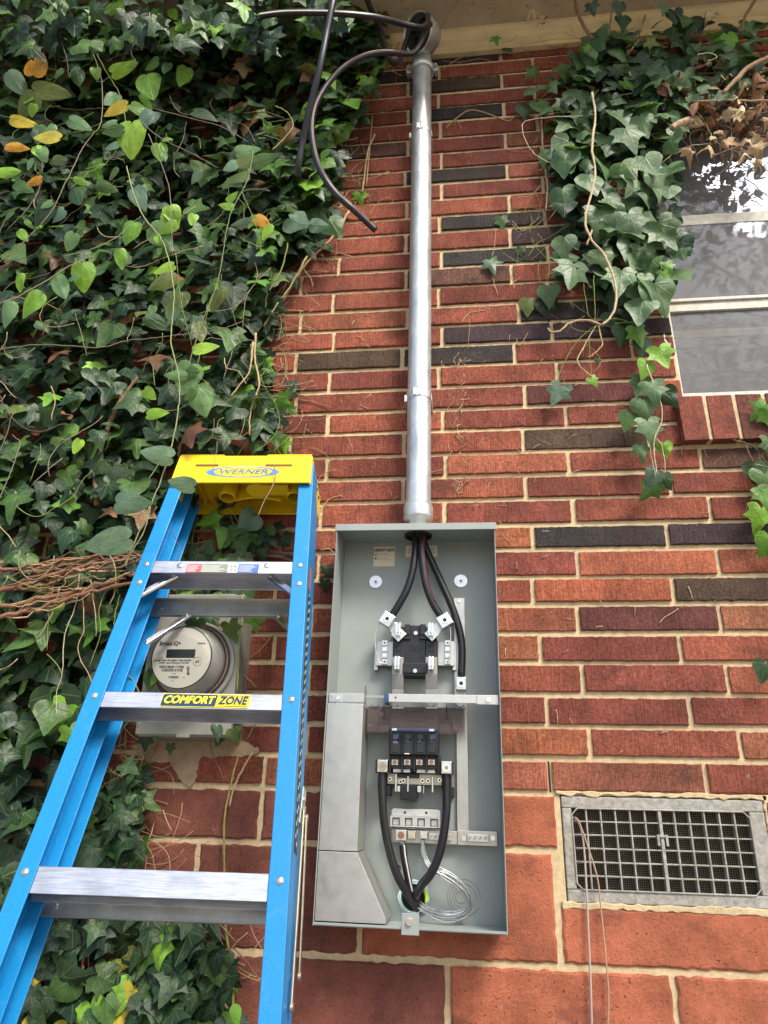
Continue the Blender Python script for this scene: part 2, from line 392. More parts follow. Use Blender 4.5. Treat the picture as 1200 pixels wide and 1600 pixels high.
# ------------------------------------------------------------------ brick house
house = thing('brick_house', 'red brick house wall with cream mortar, dark odd bricks and painted blocks at its foot', 'house')
ZC = [1.5489, 1.6182, 1.6849, 1.7532, 1.8236, 1.8909, 1.9587, 2.0251, 2.0957, 2.1599, 2.2297, 2.2959, 2.3611, 2.4307, 2.4964, 2.5651, 2.6328, 2.7014, 2.7671, 2.8357, 2.9051, 2.9766, 3.0408, 3.1135, 3.1764, 3.2454, 3.3106, 3.3733, 3.4415, 3.5086, 3.5846, 3.6504, 3.7177, 3.7866, 3.8538, 3.9215, 3.989]
JN = {0: [0.179, 0.498], 1: [0.268, 0.578], 2: [0.182, 0.485], 3: [0.264, 0.574], 4: [0.176, 0.484], 5: [0.265, 0.579], 6: [0.167, 0.485], 7: [0.276, 0.596], 8: [0.175, 0.49], 9: [0.276, 0.598, -0.039, -0.352], 10: [0.165, -0.143, 0.515], 11: [0.276, -0.034, 0.597, -0.344], 12: [0.166, -0.143, -0.447], 13: [0.28, -0.04, -0.35], 14: [0.178, -0.441], 15: [0.266, -0.049, -0.352], 16: [0.158, -0.151, -0.452], 17: [0.262, -0.039, -0.346], 18: [0.175, -0.138, -0.447], 19: [-0.047, -0.355, 0.26], 20: [0.162, -0.143, -0.455], 21: [-0.038, -0.344, 0.27], 22: [-0.145, 0.165], 23: [-0.043, -0.347, 0.27]}
# a few bricks with their own joints, given as photo pixels
for kx, pts in {19: [(846, 395)], 22: [(797, 372)], 24: [(676, 352), (843, 350)], 25: [(685, 330), (790, 318)], 26: [(640, 322), (789, 272)], 27: [(678, 255), (845, 240)], 28: [(632, 280), (786, 225)], 29: [(678, 210), (828, 200)], 31: [(682, 162), (827, 150)]}.items():
    pass
Lb = 0.3119
DARK = [((727, 92), 0), ((727, 137), 1), ((725, 180), 2), ((730, 272), 2), ((767, 345), 2), ((660, 120), 0), ((600, 237), 3), ((830, 371), 0), ((770, 402), 2),
        ((880, 485), 2), ((777, 522), 0), ((920, 515), 0), ((735, 557), 2), ((895, 619), 4), ((545, 567), 1), ((462, 445), 2), ((632, 560), 2), ((895, 685), 1),
        ((907, 840), 2), ((1117, 837), 0), ((1145, 717), 3), ((1125, 912), 1), ((987, 967), 4), ((850, 92), 4), ((732, 432), 3)]
DCOL = [(0.055, 0.036, 0.042), (0.085, 0.055, 0.038), (0.042, 0.037, 0.037), (0.12, 0.06, 0.045), (0.13, 0.045, 0.04)]
darkw = [(at(*p), c) for p, c in DARK]
LIT = [((950, 922), 1), ((905, 765), 1), ((1010, 880), 1), ((830, 880), 1), ((1000, 800), 1)]
WX0, WX1, WZ0, WZ1 = 0.578, 1.50, 2.4975, 3.66       # window opening in the brickwork
VX0, VX1, VZ0, VZ1 = 0.197, 0.604, 1.345, 1.5455       # vent opening
def brick(mb, x0, x1, z0, z1, col, yf=-0.0045, jit=0.00055, step=0.008, lo=False, rin=0.0018):
    mb.cur = col
    if lo:
        mb.box((x0, yf, z0), (x1, 0.004, z1)); return
    nx = max(2, int((x1 - x0) / step)); nz = max(2, int((z1 - z0) / step))
    loop = [(x0 + (x1 - x0) * i / nx, z0) for i in range(nx)] + [(x1, z0 + (z1 - z0) * i / nz) for i in range(nz)] + \
           [(x1 - (x1 - x0) * i / nx, z1) for i in range(nx)] + [(x0, z1 - (z1 - z0) * i / nz) for i in range(nz)]
    cx, cz = (x0 + x1) / 2, (z0 + z1) / 2; n = len(loop)
    rr = [(x + R.gauss(0, jit), z + R.gauss(0, jit)) for x, z in loop]
    def inset(p, d):
        x, z = p; return (x - math.copysign(min(d, abs(x - cx)), x - cx), z - math.copysign(min(d, abs(z - cz)), z - cz))
    tl = R.gauss(0, 0.0006)
    A = [(x, 0.004, z) for x, z in rr]; B = [(x, yf + rin * 0.7 + R.gauss(0, 0.0002), z) for x, z in rr]
    Cc = [(*((inset(p, rin + abs(R.gauss(0, 0.0008)))[0], yf + tl * ((p[0] - cx) / Lb) + R.gauss(0, 0.00015), inset(p, rin)[1]),)[0],) for p in rr]
    vs = A + B + Cc
    fs = [(i, (i + 1) % n, n + (i + 1) % n, n + i) for i in range(n)] + [(n + i, n + (i + 1) % n, 2 * n + (i + 1) % n, 2 * n + i) for i in range(n)]
    fs.append(tuple(range(2 * n, 3 * n)))
    mb.add(vs, fs)
def brickcol(x, z):
    for p, c in darkw:
        if abs(p.x - x) < 0.13 and abs(p.z - z) < 0.03:
            return DCOL[c]
    return None
def wall():
    mb = MB()
    # mortar bed behind the bricks, cut round the window and the vent
    X0, X1, Z0, Z1 = -2.6, 2.4, 0.0, 4.02
    mb.m = 1
    xs = [X0, VX0, WX0, VX1, WX1, X1]; zs = [Z0, VZ0, VZ1, WZ0, WZ1, Z1]
    for i in range(5):
        for j in range(5):
            cx, cz = (xs[i] + xs[i + 1]) / 2, (zs[j] + zs[j + 1]) / 2
            if (WX0 < cx < WX1 and WZ0 < cz < WZ1) or (VX0 < cx < VX1 and VZ0 < cz < VZ1): continue
            mb.add([(xs[i], 0, zs[j]), (xs[i + 1], 0, zs[j]), (xs[i + 1], 0, zs[j + 1]), (xs[i], 0, zs[j + 1])], [(0, 1, 2, 3)])
    # reveals
    for (a, b, c, d, dep) in ((WX0, WX1, WZ0, WZ1, 0.12), (VX0, VX1, VZ0, VZ1, 0.10)):
        mb.add([(a, 0, c), (b, 0, c), (b, 0, d), (a, 0, d), (a, dep, c), (b, dep, c), (b, dep, d), (a, dep, d)],
               [(0, 4, 5, 1), (1, 5, 6, 2), (2, 6, 7, 3), (3, 7, 4, 0)])
    mb.m = 0
    g = 0.0052
    for k in range(36):
        z0, z1 = ZC[k] + 0.0066, ZC[k + 1] - 0.0066
        js = sorted(JN.get(k, [])) or [(2.49 * 0.0677) if k % 2 == 0 else (-0.577 * 0.0677 + R.gauss(0, .003))]
        full = [js[0]]
        for j in js[1:]:
            gap = j - full[-1]; nb = max(1, round(gap / Lb)); st = full[-1]
            for q in range(1, nb + 1): full.append(st + gap * q / nb)
        while full[0] > X0: full.insert(0, full[0] - Lb + R.gauss(0, .003))
        while full[-1] < X1: full.append(full[-1] + Lb + R.gauss(0, .003))
        for a, b in zip(full, full[1:]):
            gg = g + abs(R.gauss(0, 0.0012)); x0, x1 = a + gg, b - g
            c = brickcol((a + b) / 2, (z0 + z1) / 2)
            cxm, czm = (a + b) / 2, (z0 + z1) / 2
            if c is None:
                if cxm < -0.47 and R.random() < 0.10: c = DCOL[R.randrange(5)]
                else:
                    t = R.random(); w = R.gauss(1, 0.10)
                    lowb = max(0, min(1, (2.35 - czm) / 0.4)) * (1 if cxm > 0 else 0)
                    A = (0.285, 0.084, 0.050); B = (0.200, 0.056, 0.042); Cw = (0.35, 0.115, 0.063)
                    c = tuple((A[i] * (1 - t) + B[i] * t) * w for i in range(3))
                    if R.random() < 0.18 + 0.25 * lowb: c = tuple(Cw[i] * w * R.uniform(.8, 1.0) for i in range(3))
            # around openings
            if czm > WZ0 - 0.14 and czm < WZ0 and cxm < 3 and k in (12, 13):
                if x0 > WX0 - 0.02 and x1 < WX1 + 0.1: continue
                if x1 > WX0 - 0.02 and x0 < WX0 - 0.02: x1 = WX0 - 0.02
                if x0 < WX1 < x1: x0 = WX1 + 0.01
            if z1 > WZ0 and z0 < WZ1:
                if x0 > WX0 - 0.06 and x1 < WX1 + 0.06: continue
                if x0 < WX0 < x1: x1 = WX0 - 0.001
                if x0 < WX1 < x1: x0 = WX1 + 0.001
                if x1 - x0 < 0.02: continue
            far = cxm < -1.9 or cxm > 1.25
            dz = R.gauss(0, 0.0008)
            brick(mb, x0, x1, z0 + dz, z1 + dz, c, -0.0068 + R.gauss(0, 0.0010), lo=far)
    # painted blocks below
    zt = ZC[0]; rows = [(1.4385, zt - 0.001, [-1.45, -1.06, -0.77, -0.445, -0.10, 0.19]), (1.2345, 1.4385, [-1.40, -1.0, -0.576, -0.22, 0.178, 0.60, 1.0]),
                        (1.03, 1.2345, [-1.35, -0.93, -0.475, -0.043, 0.385, 0.80, 1.2]), (0.825, 1.03, [-1.1, -0.7, -0.27, 0.16, 0.58, 1.0]), (0.62, 0.825, [-1.3, -0.9, -0.475, -0.043, 0.385, 0.8]),
                        (0.415, 0.62, [-1.1, -0.7, -0.27, 0.16, 0.58, 1.0]), (0.21, 0.415, [-1.3, -0.9, -0.475, -0.043, 0.385, 0.8]), (0.0, 0.21, [-1.1, -0.7, -0.27, 0.16, 0.58, 1.0])]
    mb.m = 2
    for ri, (z0, z1, js) in enumerate(rows):
        js = list(js)
        while js[0] > X0: js.insert(0, js[0] - 0.41)
        while js[-1] < X1: js.append(js[-1] + 0.41)
        for a, b in zip(js, js[1:]):
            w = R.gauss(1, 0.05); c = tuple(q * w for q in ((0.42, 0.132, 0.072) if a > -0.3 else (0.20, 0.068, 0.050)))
            x0, x1, zz0, zz1 = a + 0.006, b - 0.006, z0 + 0.0065, z1 - 0.0065
            pieces = [(x0, x1, zz0, zz1)]
            if z1 > VZ0 and z0 < VZ1 and x1 > VX0 and x0 < VX1:
                pieces = []
                if x0 < VX0: pieces.append((x0, VX0 - 0.006, zz0, zz1))
                if x1 > VX1: pieces.append((VX1 + 0.008, x1, zz0, zz1))
                if z0 < VZ0: pieces.append((max(x0, VX0 - 0.012), min(x1, VX1 + 0.3), zz0, VZ0 - 0.008))
            for p in pieces:
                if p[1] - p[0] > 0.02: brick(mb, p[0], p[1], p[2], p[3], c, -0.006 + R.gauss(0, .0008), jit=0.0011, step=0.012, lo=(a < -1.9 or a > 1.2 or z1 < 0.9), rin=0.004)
    # row of bricks on edge under the window, sloping out
    o = mb.build('wall', [M['brick'], M['mortar'], M['block']], house)
    sb = MB(); zb, ztp = 2.3655, 2.4935; x = WX0 - 0.024 + 0.001
    while x < WX1 + 0.05:
        w = 0.0605; c = R.choice([(0.22, .065, .046), (.17, .05, .04), (.25, .075, .05), (.15, .055, .042)])
        sb.cur = c; sb.m = 0
        jj = lambda: R.gauss(0, .0007)
        vs = [(x + jj(), -0.034 + jj(), zb + jj()), (x + w + jj(), -0.034 + jj(), zb + jj()), (x + w, 0.0, zb + 0.004), (x, 0.0, zb + 0.004),
              (x + jj(), -0.030 + jj(), ztp + jj()), (x + w + jj(), -0.030 + jj(), ztp + jj()), (x + w, 0.03, ztp + 0.004), (x, 0.03, ztp + 0.004)]
        sb.add(vs, [(0, 3, 2, 1), (4, 5, 6, 7), (0, 1, 5, 4), (1, 2, 6, 5), (2, 3, 7, 6), (3, 0, 4, 7)])
        sb.m = 1; sb.box((x + w, -0.028, zb + 0.003), (x + w + 0.0105, 0.028, ztp - 0.002))
        x += w + 0.0105
    sb.build('window_sill', [M['brick'], M['mortar']], house, 0.0012, 2)
    # cement smear under the old meter
    sp = MB(); sp.m = 0
    P = [(205, 1168), (262, 1148), (330, 1150), (388, 1160), (405, 1172), (396, 1180), (350, 1182), (312, 1184), (309, 1195), (308, 1215), (298, 1229), (288, 1226), (274, 1206), (264, 1190), (225, 1194)]
    PP = []
    for (a, b), (c, d) in zip(P, P[1:] + P[:1]):
        for q in range(5): PP.append((a + (c - a) * q / 5 + R.gauss(0, 1.2), b + (d - b) * q / 5 + R.gauss(0, 1.2)))
    pts = [at(a, b, 0.009) for a, b in PP]
    sp.prism([(p.x, p.z) for p in pts], -0.0085, 0.003)
    sp.build('mortar_patch', mat_mortar('old_mortar_patch', (0.42, 0.31, 0.20)), house, 0.003, 2)
    gp = MB(); a = at(855.5, 1190, 0); b = at(861.5, 1238, 0); gp.box((a.x, -0.0012, b.z), (b.x, 0.002, a.z)); gp.build('open_joint_shade', M['dark'], house)  # missing mortar: shade of the empty joint painted as a dark strip
    # rough mortar round the vent
    ve = MB(); ve.m = 0
    for (x0_, x1_, z0_, z1_) in ((VX0 - 0.010, VX1 + 0.004, VZ0 - 0.010, VZ0 + 0.002), (VX0 - 0.008, VX1 + 0.008, VZ1 - 0.001, VZ1 + 0.008), (VX1 - 0.001, VX1 + 0.016, VZ0 - 0.006, VZ1 + 0.008)):
        hz = x1_ - x0_ > z1_ - z0_; n_ = 40; up_ = []; dn_ = []
        for q in range(n_ + 1):
            f = q / n_
            if hz: up_.append((x0_ + (x1_ - x0_) * f, z1_ + R.gauss(0, .0012))); dn_.append((x0_ + (x1_ - x0_) * f, z0_ + R.gauss(0, .0016)))
            else: up_.append((x1_ + R.gauss(0, .0015), z0_ + (z1_ - z0_) * f)); dn_.append((x0_ + R.gauss(0, .0012), z0_ + (z1_ - z0_) * f))
        ve.prism(up_ + dn_[::-1], -0.0062, 0.001)
    ve.build('vent_mortar', M['mortar'], house, 0.0015, 1)
    # body of the house behind: side walls and back, so that the wall has depth
    hb = MB(); hb.box((X0, 0.13, 0), (X0 + 0.1, 3.0, 3.98)); hb.box((X1 - 0.1, 0.13, 0), (X1, 3.0, 3.98)); hb.box((X0, 2.9, 0), (X1, 3.0, 3.98)); hb.cur = (.2, .05, .04)
    # inner leaf of the front wall
    for (a, b, c, d) in ((X0, WX0 - 0.01, 0, 3.98), (WX1 + 0.01, X1, 0, 3.98), (WX0 - 0.01, WX1 + 0.01, 0, WZ0 - 0.01), (WX0 - 0.01, WX1 + 0.01, WZ1 + 0.01, 3.98)):
        hb.box((a, 0.125, c), (b, 0.2, d))
    hb.build('inner_wall', simple('dark_plaster', (0.10, 0.09, 0.08), 0.8), house)
    # eaves: moulded trim, soffit, fascia, roof
    tr = MB()
    zb = 3.885
    prof = [(0, 0), (-0.020, 0), (-0.020, 0.026), (-0.028, 0.031), (-0.028, 0.046), (-0.040, 0.056), (-0.048, 0.070), (-0.048, 0.086), (0, 0.086)]
    tr.extr([Vector((0, y - 0.006, z)) for y, z in prof], (X0, 0, zb), (X1, 0, zb))
    tr.build('eave_trim', M['trim'], house, 0.002, 2)
    sf = MB(); sf.box((X0 - 0.2, -0.44, 3.972), (X1 + 0.2, 0.1, 3.99)); sf.build('soffit', M['soffit'], house)
    fa = MB(); fa.box((X0 - 0.2, -0.48, 3.95), (X1 + 0.2, -0.442, 4.12)); fa.build('fascia_board', M['trim'], house, 0.003)
    rf = MB(); rf.add([(X0 - .25, -0.54, 4.10), (X1 + .25, -0.54, 4.10), (X1 + .25, 1.5, 5.1), (X0 - .25, 1.5, 5.1), (X1 + .25, 3.6, 4.1), (X0 - .25, 3.6, 4.1), (X0 - .25, -0.54, 4.13), (X1 + .25, -0.54, 4.13), (X1 + .25, 1.5, 5.13), (X0 - .25, 1.5, 5.13)],
                      [(0, 1, 2, 3), (3, 2, 4, 5), (6, 7, 8, 9), (0, 1, 7, 6)])
    rf.build('roof', simple('asphalt_shingles', (0.07, 0.065, 0.06), 0.9, 0, 0.3, 30, 0.004), house)
wall()

def window():
    zA, zB = 2.5055, 3.655
    fr = MB()
    yf = 0.022
    fr.box((WX0 + 0.001, yf + 0.004, zA), (WX0 + 0.014, yf + 0.05, zB)); fr.box((WX1 - 0.03, yf, zA), (WX1 - 0.001, yf + 0.05, zB))
    fr.box((WX0 + 0.014, yf, zB - 0.03), (WX1 - 0.03, yf + 0.05, zB))
    fr.box((WX0 + 0.001, yf - 0.012, zA - 0.006), (WX1 - 0.001, yf + 0.05, zA + 0.014))
    fr.box((WX0 + 0.014, yf + 0.004, zA + 0.014), (WX1 - 0.03, yf + 0.05, zA + 0.032))
    w = fr.build('window', M['sash'], house, 0.0015, 2)
    def zat(py, Y): return at(1110, py, Y).z
    a = MB(); z = zat(473, -yf); a.box((WX0 + 0.014, yf + 0.004, z - 0.021), (WX1 - 0.03, yf + 0.02, z + 0.021))
    a.box((WX0 + 0.014, yf - 0.002, z + 0.008), (WX1 - 0.03, yf + 0.004, z + 0.018)); a.build('meeting_rail', M['sash'], w, 0.001)
    a = MB(); z = zat(347, -yf - .03); a.box((WX0 + 0.014, yf + 0.016, z - 0.02), (WX1 - 0.03, yf + 0.03, z + 0.018)); a.build('upper_rail', M['sash'], w, 0.001)
    a = MB(); z = zat(522, -yf - .03); a.box((WX0 + 0.014, yf + 0.02, z - 0.016), (WX1 - 0.03, yf + 0.034, z + 0.010)); a.build('inner_rail', M['trim'], w, 0.001)
    a = MB(); z = zat(190, -yf - .03); a.box((WX0 + 0.014, yf + 0.02, z - 0.016), (WX1 - 0.03, yf + 0.034, z + 0.010)); a.build('top_rail', M['trim'], w, 0.001)
    # bent bit of the storm window track on the left jamb
    a = MB(); a.tube(smoothpath([at(1032, 480, 0.0), at(1036, 505, 0.001), at(1038, 530, 0.003), at(1043, 538, 0.01), at(1040, 552, 0.004)]), 0.003, 6); a.build('bent_track', M['white'], w)
    g = MB()
    nz = 10; nx = 8
    gy = yf + 0.012
    for (c, d, yy) in ((zA + 0.03, zat(478, -yf), gy), (zat(466, -yf), zB - 0.03, gy + 0.006)):
        vs = []; fs = []
        for j in range(nz + 1):
            for i in range(nx + 1):
                vs.append((WX0 + 0.014 + (WX1 - WX0 - 0.044) * i / nx, yy + 0.0006 * math.sin(i * 1.7 + j * 0.9) + 0.0004 * math.sin(j * 2.1), c + (d - c) * j / nz))
        fs = [(j * (nx + 1) + i, j * (nx + 1) + i + 1, (j + 1) * (nx + 1) + i + 1, (j + 1) * (nx + 1) + i) for j in range(nz) for i in range(nx)]
        g.smooth = True; g.add(vs, fs)
    g.build('pane', M['glass'], w)
    s = MB(); s.add([(WX0 + 0.014, gy + 0.022, zA + 0.02), (WX1 - 0.03, gy + 0.022, zA + 0.02), (WX1 - 0.03, gy + 0.022, zat(478, -yf)), (WX0 + 0.014, gy + 0.022, zat(478, -yf))], [(0, 1, 2, 3)])
    s.build('insect_screen', M['screen'], w)
window()

def vent():
    x0, x1, z0, z1 = VX0 + 0.002, VX1 - 0.001, VZ0 + 0.001, VZ1 - 0.002
    ix0, ix1, iz0, iz1 = 0.219, 0.573, 1.369, 1.5205
    mb = MB(); yf = -0.004
    mb.box((x0, yf, iz1), (x1, 0.02, z1)); mb.box((x0, yf, z0), (x1, 0.02, iz0)); mb.box((x0, yf, iz0), (ix0, 0.02, iz1)); mb.box((ix1, yf, iz0), (x1, 0.02, iz1))
    for cx, cz in ((x0 + 0.012, z1 - 0.012), (x1 - 0.014, z1 - 0.013)):
        mb.cyl((cx, yf - 0.001, cz), (cx, yf, cz), 0.003, n=10)
    v = mb.build('foundation_vent', M['cast'], house, 0.003, 3)
    # raised rim
    rm = MB(); r = 0.0022
    c = 0.012
    P = [(ix0 + c, iz0), (ix1 - c, iz0), (ix1, iz0 + c), (ix1, iz1 - c), (ix1 - c, iz1), (ix0 + c, iz1), (ix0, iz1 - c), (ix0, iz0 + c), (ix0 + c, iz0)]
    rm.tube([(a, yf - 0.0005, b) for a, b in P], r, 6)
    nx, nz = 12, 6
    for i in range(1, nx):
        x = ix0 + (ix1 - ix0) * i / nx; wd = 0.0032 if i == 6 else 0.0016
        rm.box((x - wd, yf + 0.001 - (0.002 if i == 6 else 0), iz0), (x + wd, 0.012, iz1))
    for j in range(1, nz):
        z = iz0 + (iz1 - iz0) * j / nz; rm.box((ix0, yf + 0.0015, z - 0.0014), (ix1, 0.0115, z + 0.0014))
    xm = (ix0 + ix1) / 2; zm = iz0 + (iz1 - iz0) * 0.62
    rm.box((xm - 0.011, yf - 0.004, zm - 0.01), (xm - 0.006, yf + 0.004, zm + 0.011)); rm.box((xm + 0.006, yf - 0.004, zm - 0.01), (xm + 0.011, yf + 0.004, zm + 0.011)); rm.box((xm - 0.006, yf - 0.004, zm + 0.006), (xm + 0.006, yf + 0.004, zm + 0.011))
    rm.build('grille', M['cast'], v, 0.0005, 1)
    sc = MB(); st = 0.0042; x = ix0
    while x < ix1: sc.box((x, 0.016, iz0), (x + 0.0007, 0.0167, iz1)); x += st
    z = iz0
    while z < iz1: sc.box((ix0, 0.0168, z), (ix1, 0.0175, z + 0.0007)); z += st
    sc.build('mesh_screen', simple('rusty_mesh', (0.22, 0.18, 0.12), 0.7), v)
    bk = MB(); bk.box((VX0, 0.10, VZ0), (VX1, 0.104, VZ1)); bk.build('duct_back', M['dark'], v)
vent()

# ------------------------------------------------------------------ electrical panel
TILT = 0.0085
BO = Vector((-0.2925, 0, 1.3035))       # lower left corner at the wall
PM = Matrix.Translation(BO) @ Matrix.Rotation(TILT, 4, 'Y')
PI_ = PM.inverted()
BW, BH, BD = 0.364, 0.8135, 0.13
panel = thing('electrical_panel', 'open light grey meter and breaker panel hanging on the red brick wall under the conduit', 'electrical panel')
def pl(px, py, Y): return PI_ @ at(px, py, Y)
def prect(x0, y0, x1, y1, Y):
    xm, ym = (x0 + x1) / 2, (y0 + y1) / 2
    return pl(x0, ym, Y).x, pl(x1, ym, Y).x, pl(xm, y1, Y).z, pl(xm, y0, Y).z
def pbox(mb, x0, y0, x1, y1, Yf, Yb=None):
    a, b, c, d = prect(x0, y0, x1, y1, Yf); Yb = Yf - 0.004 if Yb is None else Yb
    mb.box((a, -Yf, c), (b, -Yb, d))
def pmb(): return MB(PM.copy())
def pcyl(mb, px, py, Yf, r, Yb=None, n=20):
    c = pl(px, py, Yf); mb.cyl((c.x, -(Yf - 0.003 if Yb is None else Yb), c.z), (c.x, -Yf, c.z), r, n=n)
def part(mb, name, mat, parent=None, bev=0.0007, seg=2): return mb.build(name, mat, parent or panel, bev, seg)

def build_panel():
    t = 0.0016; YB = 0.02
    mb = pmb()
    mb.box((t, -YB, 0), (BW - t, -YB + 0.0016, BH))                      # back plate
    mb.box((0, -BD, 0.0), (t, -0.004, BH)); mb.box((BW - t, -BD, 0.0), (BW, -0.004, BH))
    mb.box((t, -BD + 0.003, 0), (BW - t, -YB, t)); mb.box((t, -BD + 0.003, BH - t), (BW - t, -YB, BH))
    mb.box((t, -BD + 0.0005, t), (BW - t, -BD + 0.0025, 0.006))
    cab = part(mb, 'cabinet', M['grey'], None, 0.0004, 1)
    mb = pmb(); mb.box((-0.003, -BD - 0.003, BH - 0.014), (BW + 0.003, -BD - 0.0005, BH + 0.0025)); mb.box((-0.003, -BD, BH + 0.0008), (BW + 0.003, -0.004, BH + 0.0025))
    part(mb, 'top_hood', M['grey'])
    mb = pmb(); c = pl(653, 838, 0.075); mb.lathe([(0.033, 0), (0.033, -0.004), (0.027, -0.005)], (c.x, -0.065, BH - t), (0, 0, 1), 32)
    mb.cyl((c.x, -0.065, BH - t - 0.0004), (c.x, -0.065, BH - t - 0.001), 0.029, n=32)
    part(mb, 'top_knockout', M['dark'], None, 0)
    # paper labels
    mb = pmb(); pbox(mb, 583.7, 854.5, 616.7, 885, YB + 0.0004, YB); lb = part(mb, 'paper_label', M['paper'], None, 0)
    lb['label'] = 'cream QUALITY GATE sticker on the panel back'
    a, b, c, d = prect(583.7, 854.5, 616.7, 885, YB + 0.001)
    mb = pmb(); text(mb, 'QUALITY GATE', 0.0105, ((a + b) / 2, -YB - 0.0007, d - 0.0085), (1, 0, 0), (0, 0, 1), 0, 0.0006, 'CENTER', (b - a) * 0.92)
    text(mb, 'QC1', 0.006, (a + 0.006, -YB - 0.0007, d - 0.0195), (1, 0, 0), (0, 0, 1), 0, 0.0002)
    mb.box((a + 0.003, -YB - 0.0007, d - 0.0235), (b - 0.002, -YB - 0.0004, d - 0.0239))
    mb.box((a + 0.003, -YB - 0.0007, d - 0.033), (b - 0.002, -YB - 0.0004, d - 0.0334))
    mb.box((a + 0.003, -YB - 0.0007, d - 0.0315), (a + 0.008, -YB - 0.0004, d - 0.0275))
    for q in range(5): mb.box((a + 0.014 + q * 0.005, -YB - 0.0007, d - 0.017), (a + 0.016 + q * 0.005, -YB - 0.0004, d - 0.0185)); mb.box((a + 0.011 + q * 0.005, -YB - 0.0007, d - 0.0285), (a + 0.0135 + q * 0.005, -YB - 0.0004, d - 0.0298))
    part(mb, 'label_print', M['ink'], lb, 0)
    mb = pmb(); pbox(mb, 634, 852.5, 683.5, 870, YB + 0.0004, YB); l2 = part(mb, 'spec_label', M['paper'], None, 0)
    a, b, c, d = prect(634, 852.5, 683.5, 870, YB + 0.001)
    mb = pmb()
    for q in range(3): mb.box((a + 0.004, -YB - 0.0007, d - 0.006 - q * 0.006), (a + 0.018, -YB - 0.0004, d - 0.0068 - q * 0.006)); mb.box((b - 0.024, -YB - 0.0007, d - 0.006 - q * 0.006), (b - 0.006, -YB - 0.0004, d - 0.0068 - q * 0.006))
    part(mb, 'label_print', M['ink'], l2, 0)
    for px, py in ((587, 909), (720, 907.5)):
        mb = pmb(); pcyl(mb, px, py, YB + 0.003, 0.0155, YB, 28); w = part(mb, 'round_washer', M['lug'], None, 0.0006)
        mb = pmb(); pcyl(mb, px, py, YB + 0.0052, 0.0052, YB + 0.003, 6); s_ = part(mb, 'screw', M['galv'], w, 0.0004)
        mb = pmb(); pcyl(mb, px, py, YB + 0.0056, 0.0025, YB + 0.0052, 10); part(mb, 'screw_recess', M['dark'], s_, 0)
    # vertical neutral strap
    mb = pmb(); pbox(mb, 709.5, 934, 727, 1086, YB + 0.010, YB + 0.007); pbox(mb, 713.5, 1112, 731.5, 1300, YB + 0.010, YB + 0.007)
    a1 = prect(709.5, 934, 727, 1086, YB + .01); a2 = prect(713.5, 1112, 731.5, 1300, YB + .01)
    mb.box((a2[0], -YB - .010, a2[3]), (a2[1], -YB - 0.007, a1[2]))
    part(mb, 'neutral_strap', M['alu2'])
    mb = pmb(); pcyl(mb, 717.5, 939, YB + 0.013, 0.004, YB + 0.01, 6); part(mb, 'strap_screw', M['chrome'])
    # meter socket block
    Y1 = 0.062
    mb = pmb()
    pbox(mb, 631, 977, 665, 1056, Y1, YB); pbox(mb, 614, 979, 641, 999, Y1 + 0.006, YB); pbox(mb, 655, 979, 682, 999, Y1 + 0.006, YB)
    pbox(mb, 614, 1000, 632, 1030, Y1 + 0.002, YB); pbox(mb, 665, 1000, 684, 1030, Y1 + 0.002, YB)
    pbox(mb, 632, 975, 641, 992, Y1 + 0.009, YB); pbox(mb, 656, 975, 665, 992, Y1 + 0.009, YB)
    pbox(mb, 629, 1036, 668, 1052, Y1 + 0.004, YB)
    ms = part(mb, 'meter_socket_block', M['black'], None, 0.0015, 2)
    mb = pmb()
    for px, py in ((649.5, 989), (648.5, 1048)): mb = pmb(); pcyl(mb, px, py, Y1 + 0.0055, 0.0045, Y1, 14); part(mb, 'mounting_screw', M['lug'], ms, 0)
    mb = pmb()
    for px, py in ((638, 1026), (659, 1026)): pcyl(mb, px, py, Y1 + 0.001, 0.0055, Y1, 14)
    for q in range(4): pbox(mb, 639, 1008 + q * 3, 658, 1009 + q * 3, Y1 + 0.0006, Y1)
    pbox(mb, 617.5, 1008, 626, 1017, Y1 + 0.0035, Y1); pbox(mb, 669.5, 1008, 678, 1017, Y1 + 0.0035, Y1)
    part(mb, 'recess', M['dark'], ms, 0)
    # side terminal plates
    for (x0, x1, sx0, sx1) in ((588, 614, 596.5, 605.5), (684, 710, 695, 704)):
        mb = pmb(); pbox(mb, x0, 1002, x1, 1040, 0.046, 0.042); pbox(mb, x0 - 3 if x0 < 600 else x1 - 3, 1005, x0 + 3 if x0 < 600 else x1 + 3, 1047, 0.04, YB)
        tp = part(mb, 'terminal_plate', M['zinc'])
        for q in range(4):
            mb = pmb(); pbox(mb, sx0, 1000 + q * 9.8, sx1, 1008.6 + q * 9.8, 0.052, 0.046); b_ = part(mb, 'terminal_block', M['lug'], tp, 0.0006)
            mb = pmb(); pcyl(mb, (sx0 + sx1) / 2, 1004.3 + q * 9.8, 0.0535, 0.0034 if q in (1, 2) else 0.0018, 0.052, 12); part(mb, 'terminal_screw', M['chrome'] if q in (1, 2) else M['dark'], b_, 0)
    # meter jaws
    def jaw(px, py, w=8.5, h=21):
        mb = pmb()
        for s in (-1, 1):
            cx = px + s * w * 0.27; pbox(mb, cx - w * 0.16, py - h / 2, cx + w * 0.16, py + h / 2, 0.090, 0.06)
            pbox(mb, cx - w * 0.30, py - h / 2 + 2, cx + w * 0.30, py + h / 2 - 5, 0.086, 0.064)
        pbox(mb, px - w / 2, py + h / 2 - 4, px + w / 2, py + h / 2 - 1, 0.084, 0.062)
        part(mb, 'meter_jaw', M['chrome'], ms, 0.0008)
    for p in ((621.5, 983), (673, 983), (620, 1035.5), (673.5, 1035.5)): jaw(*p)
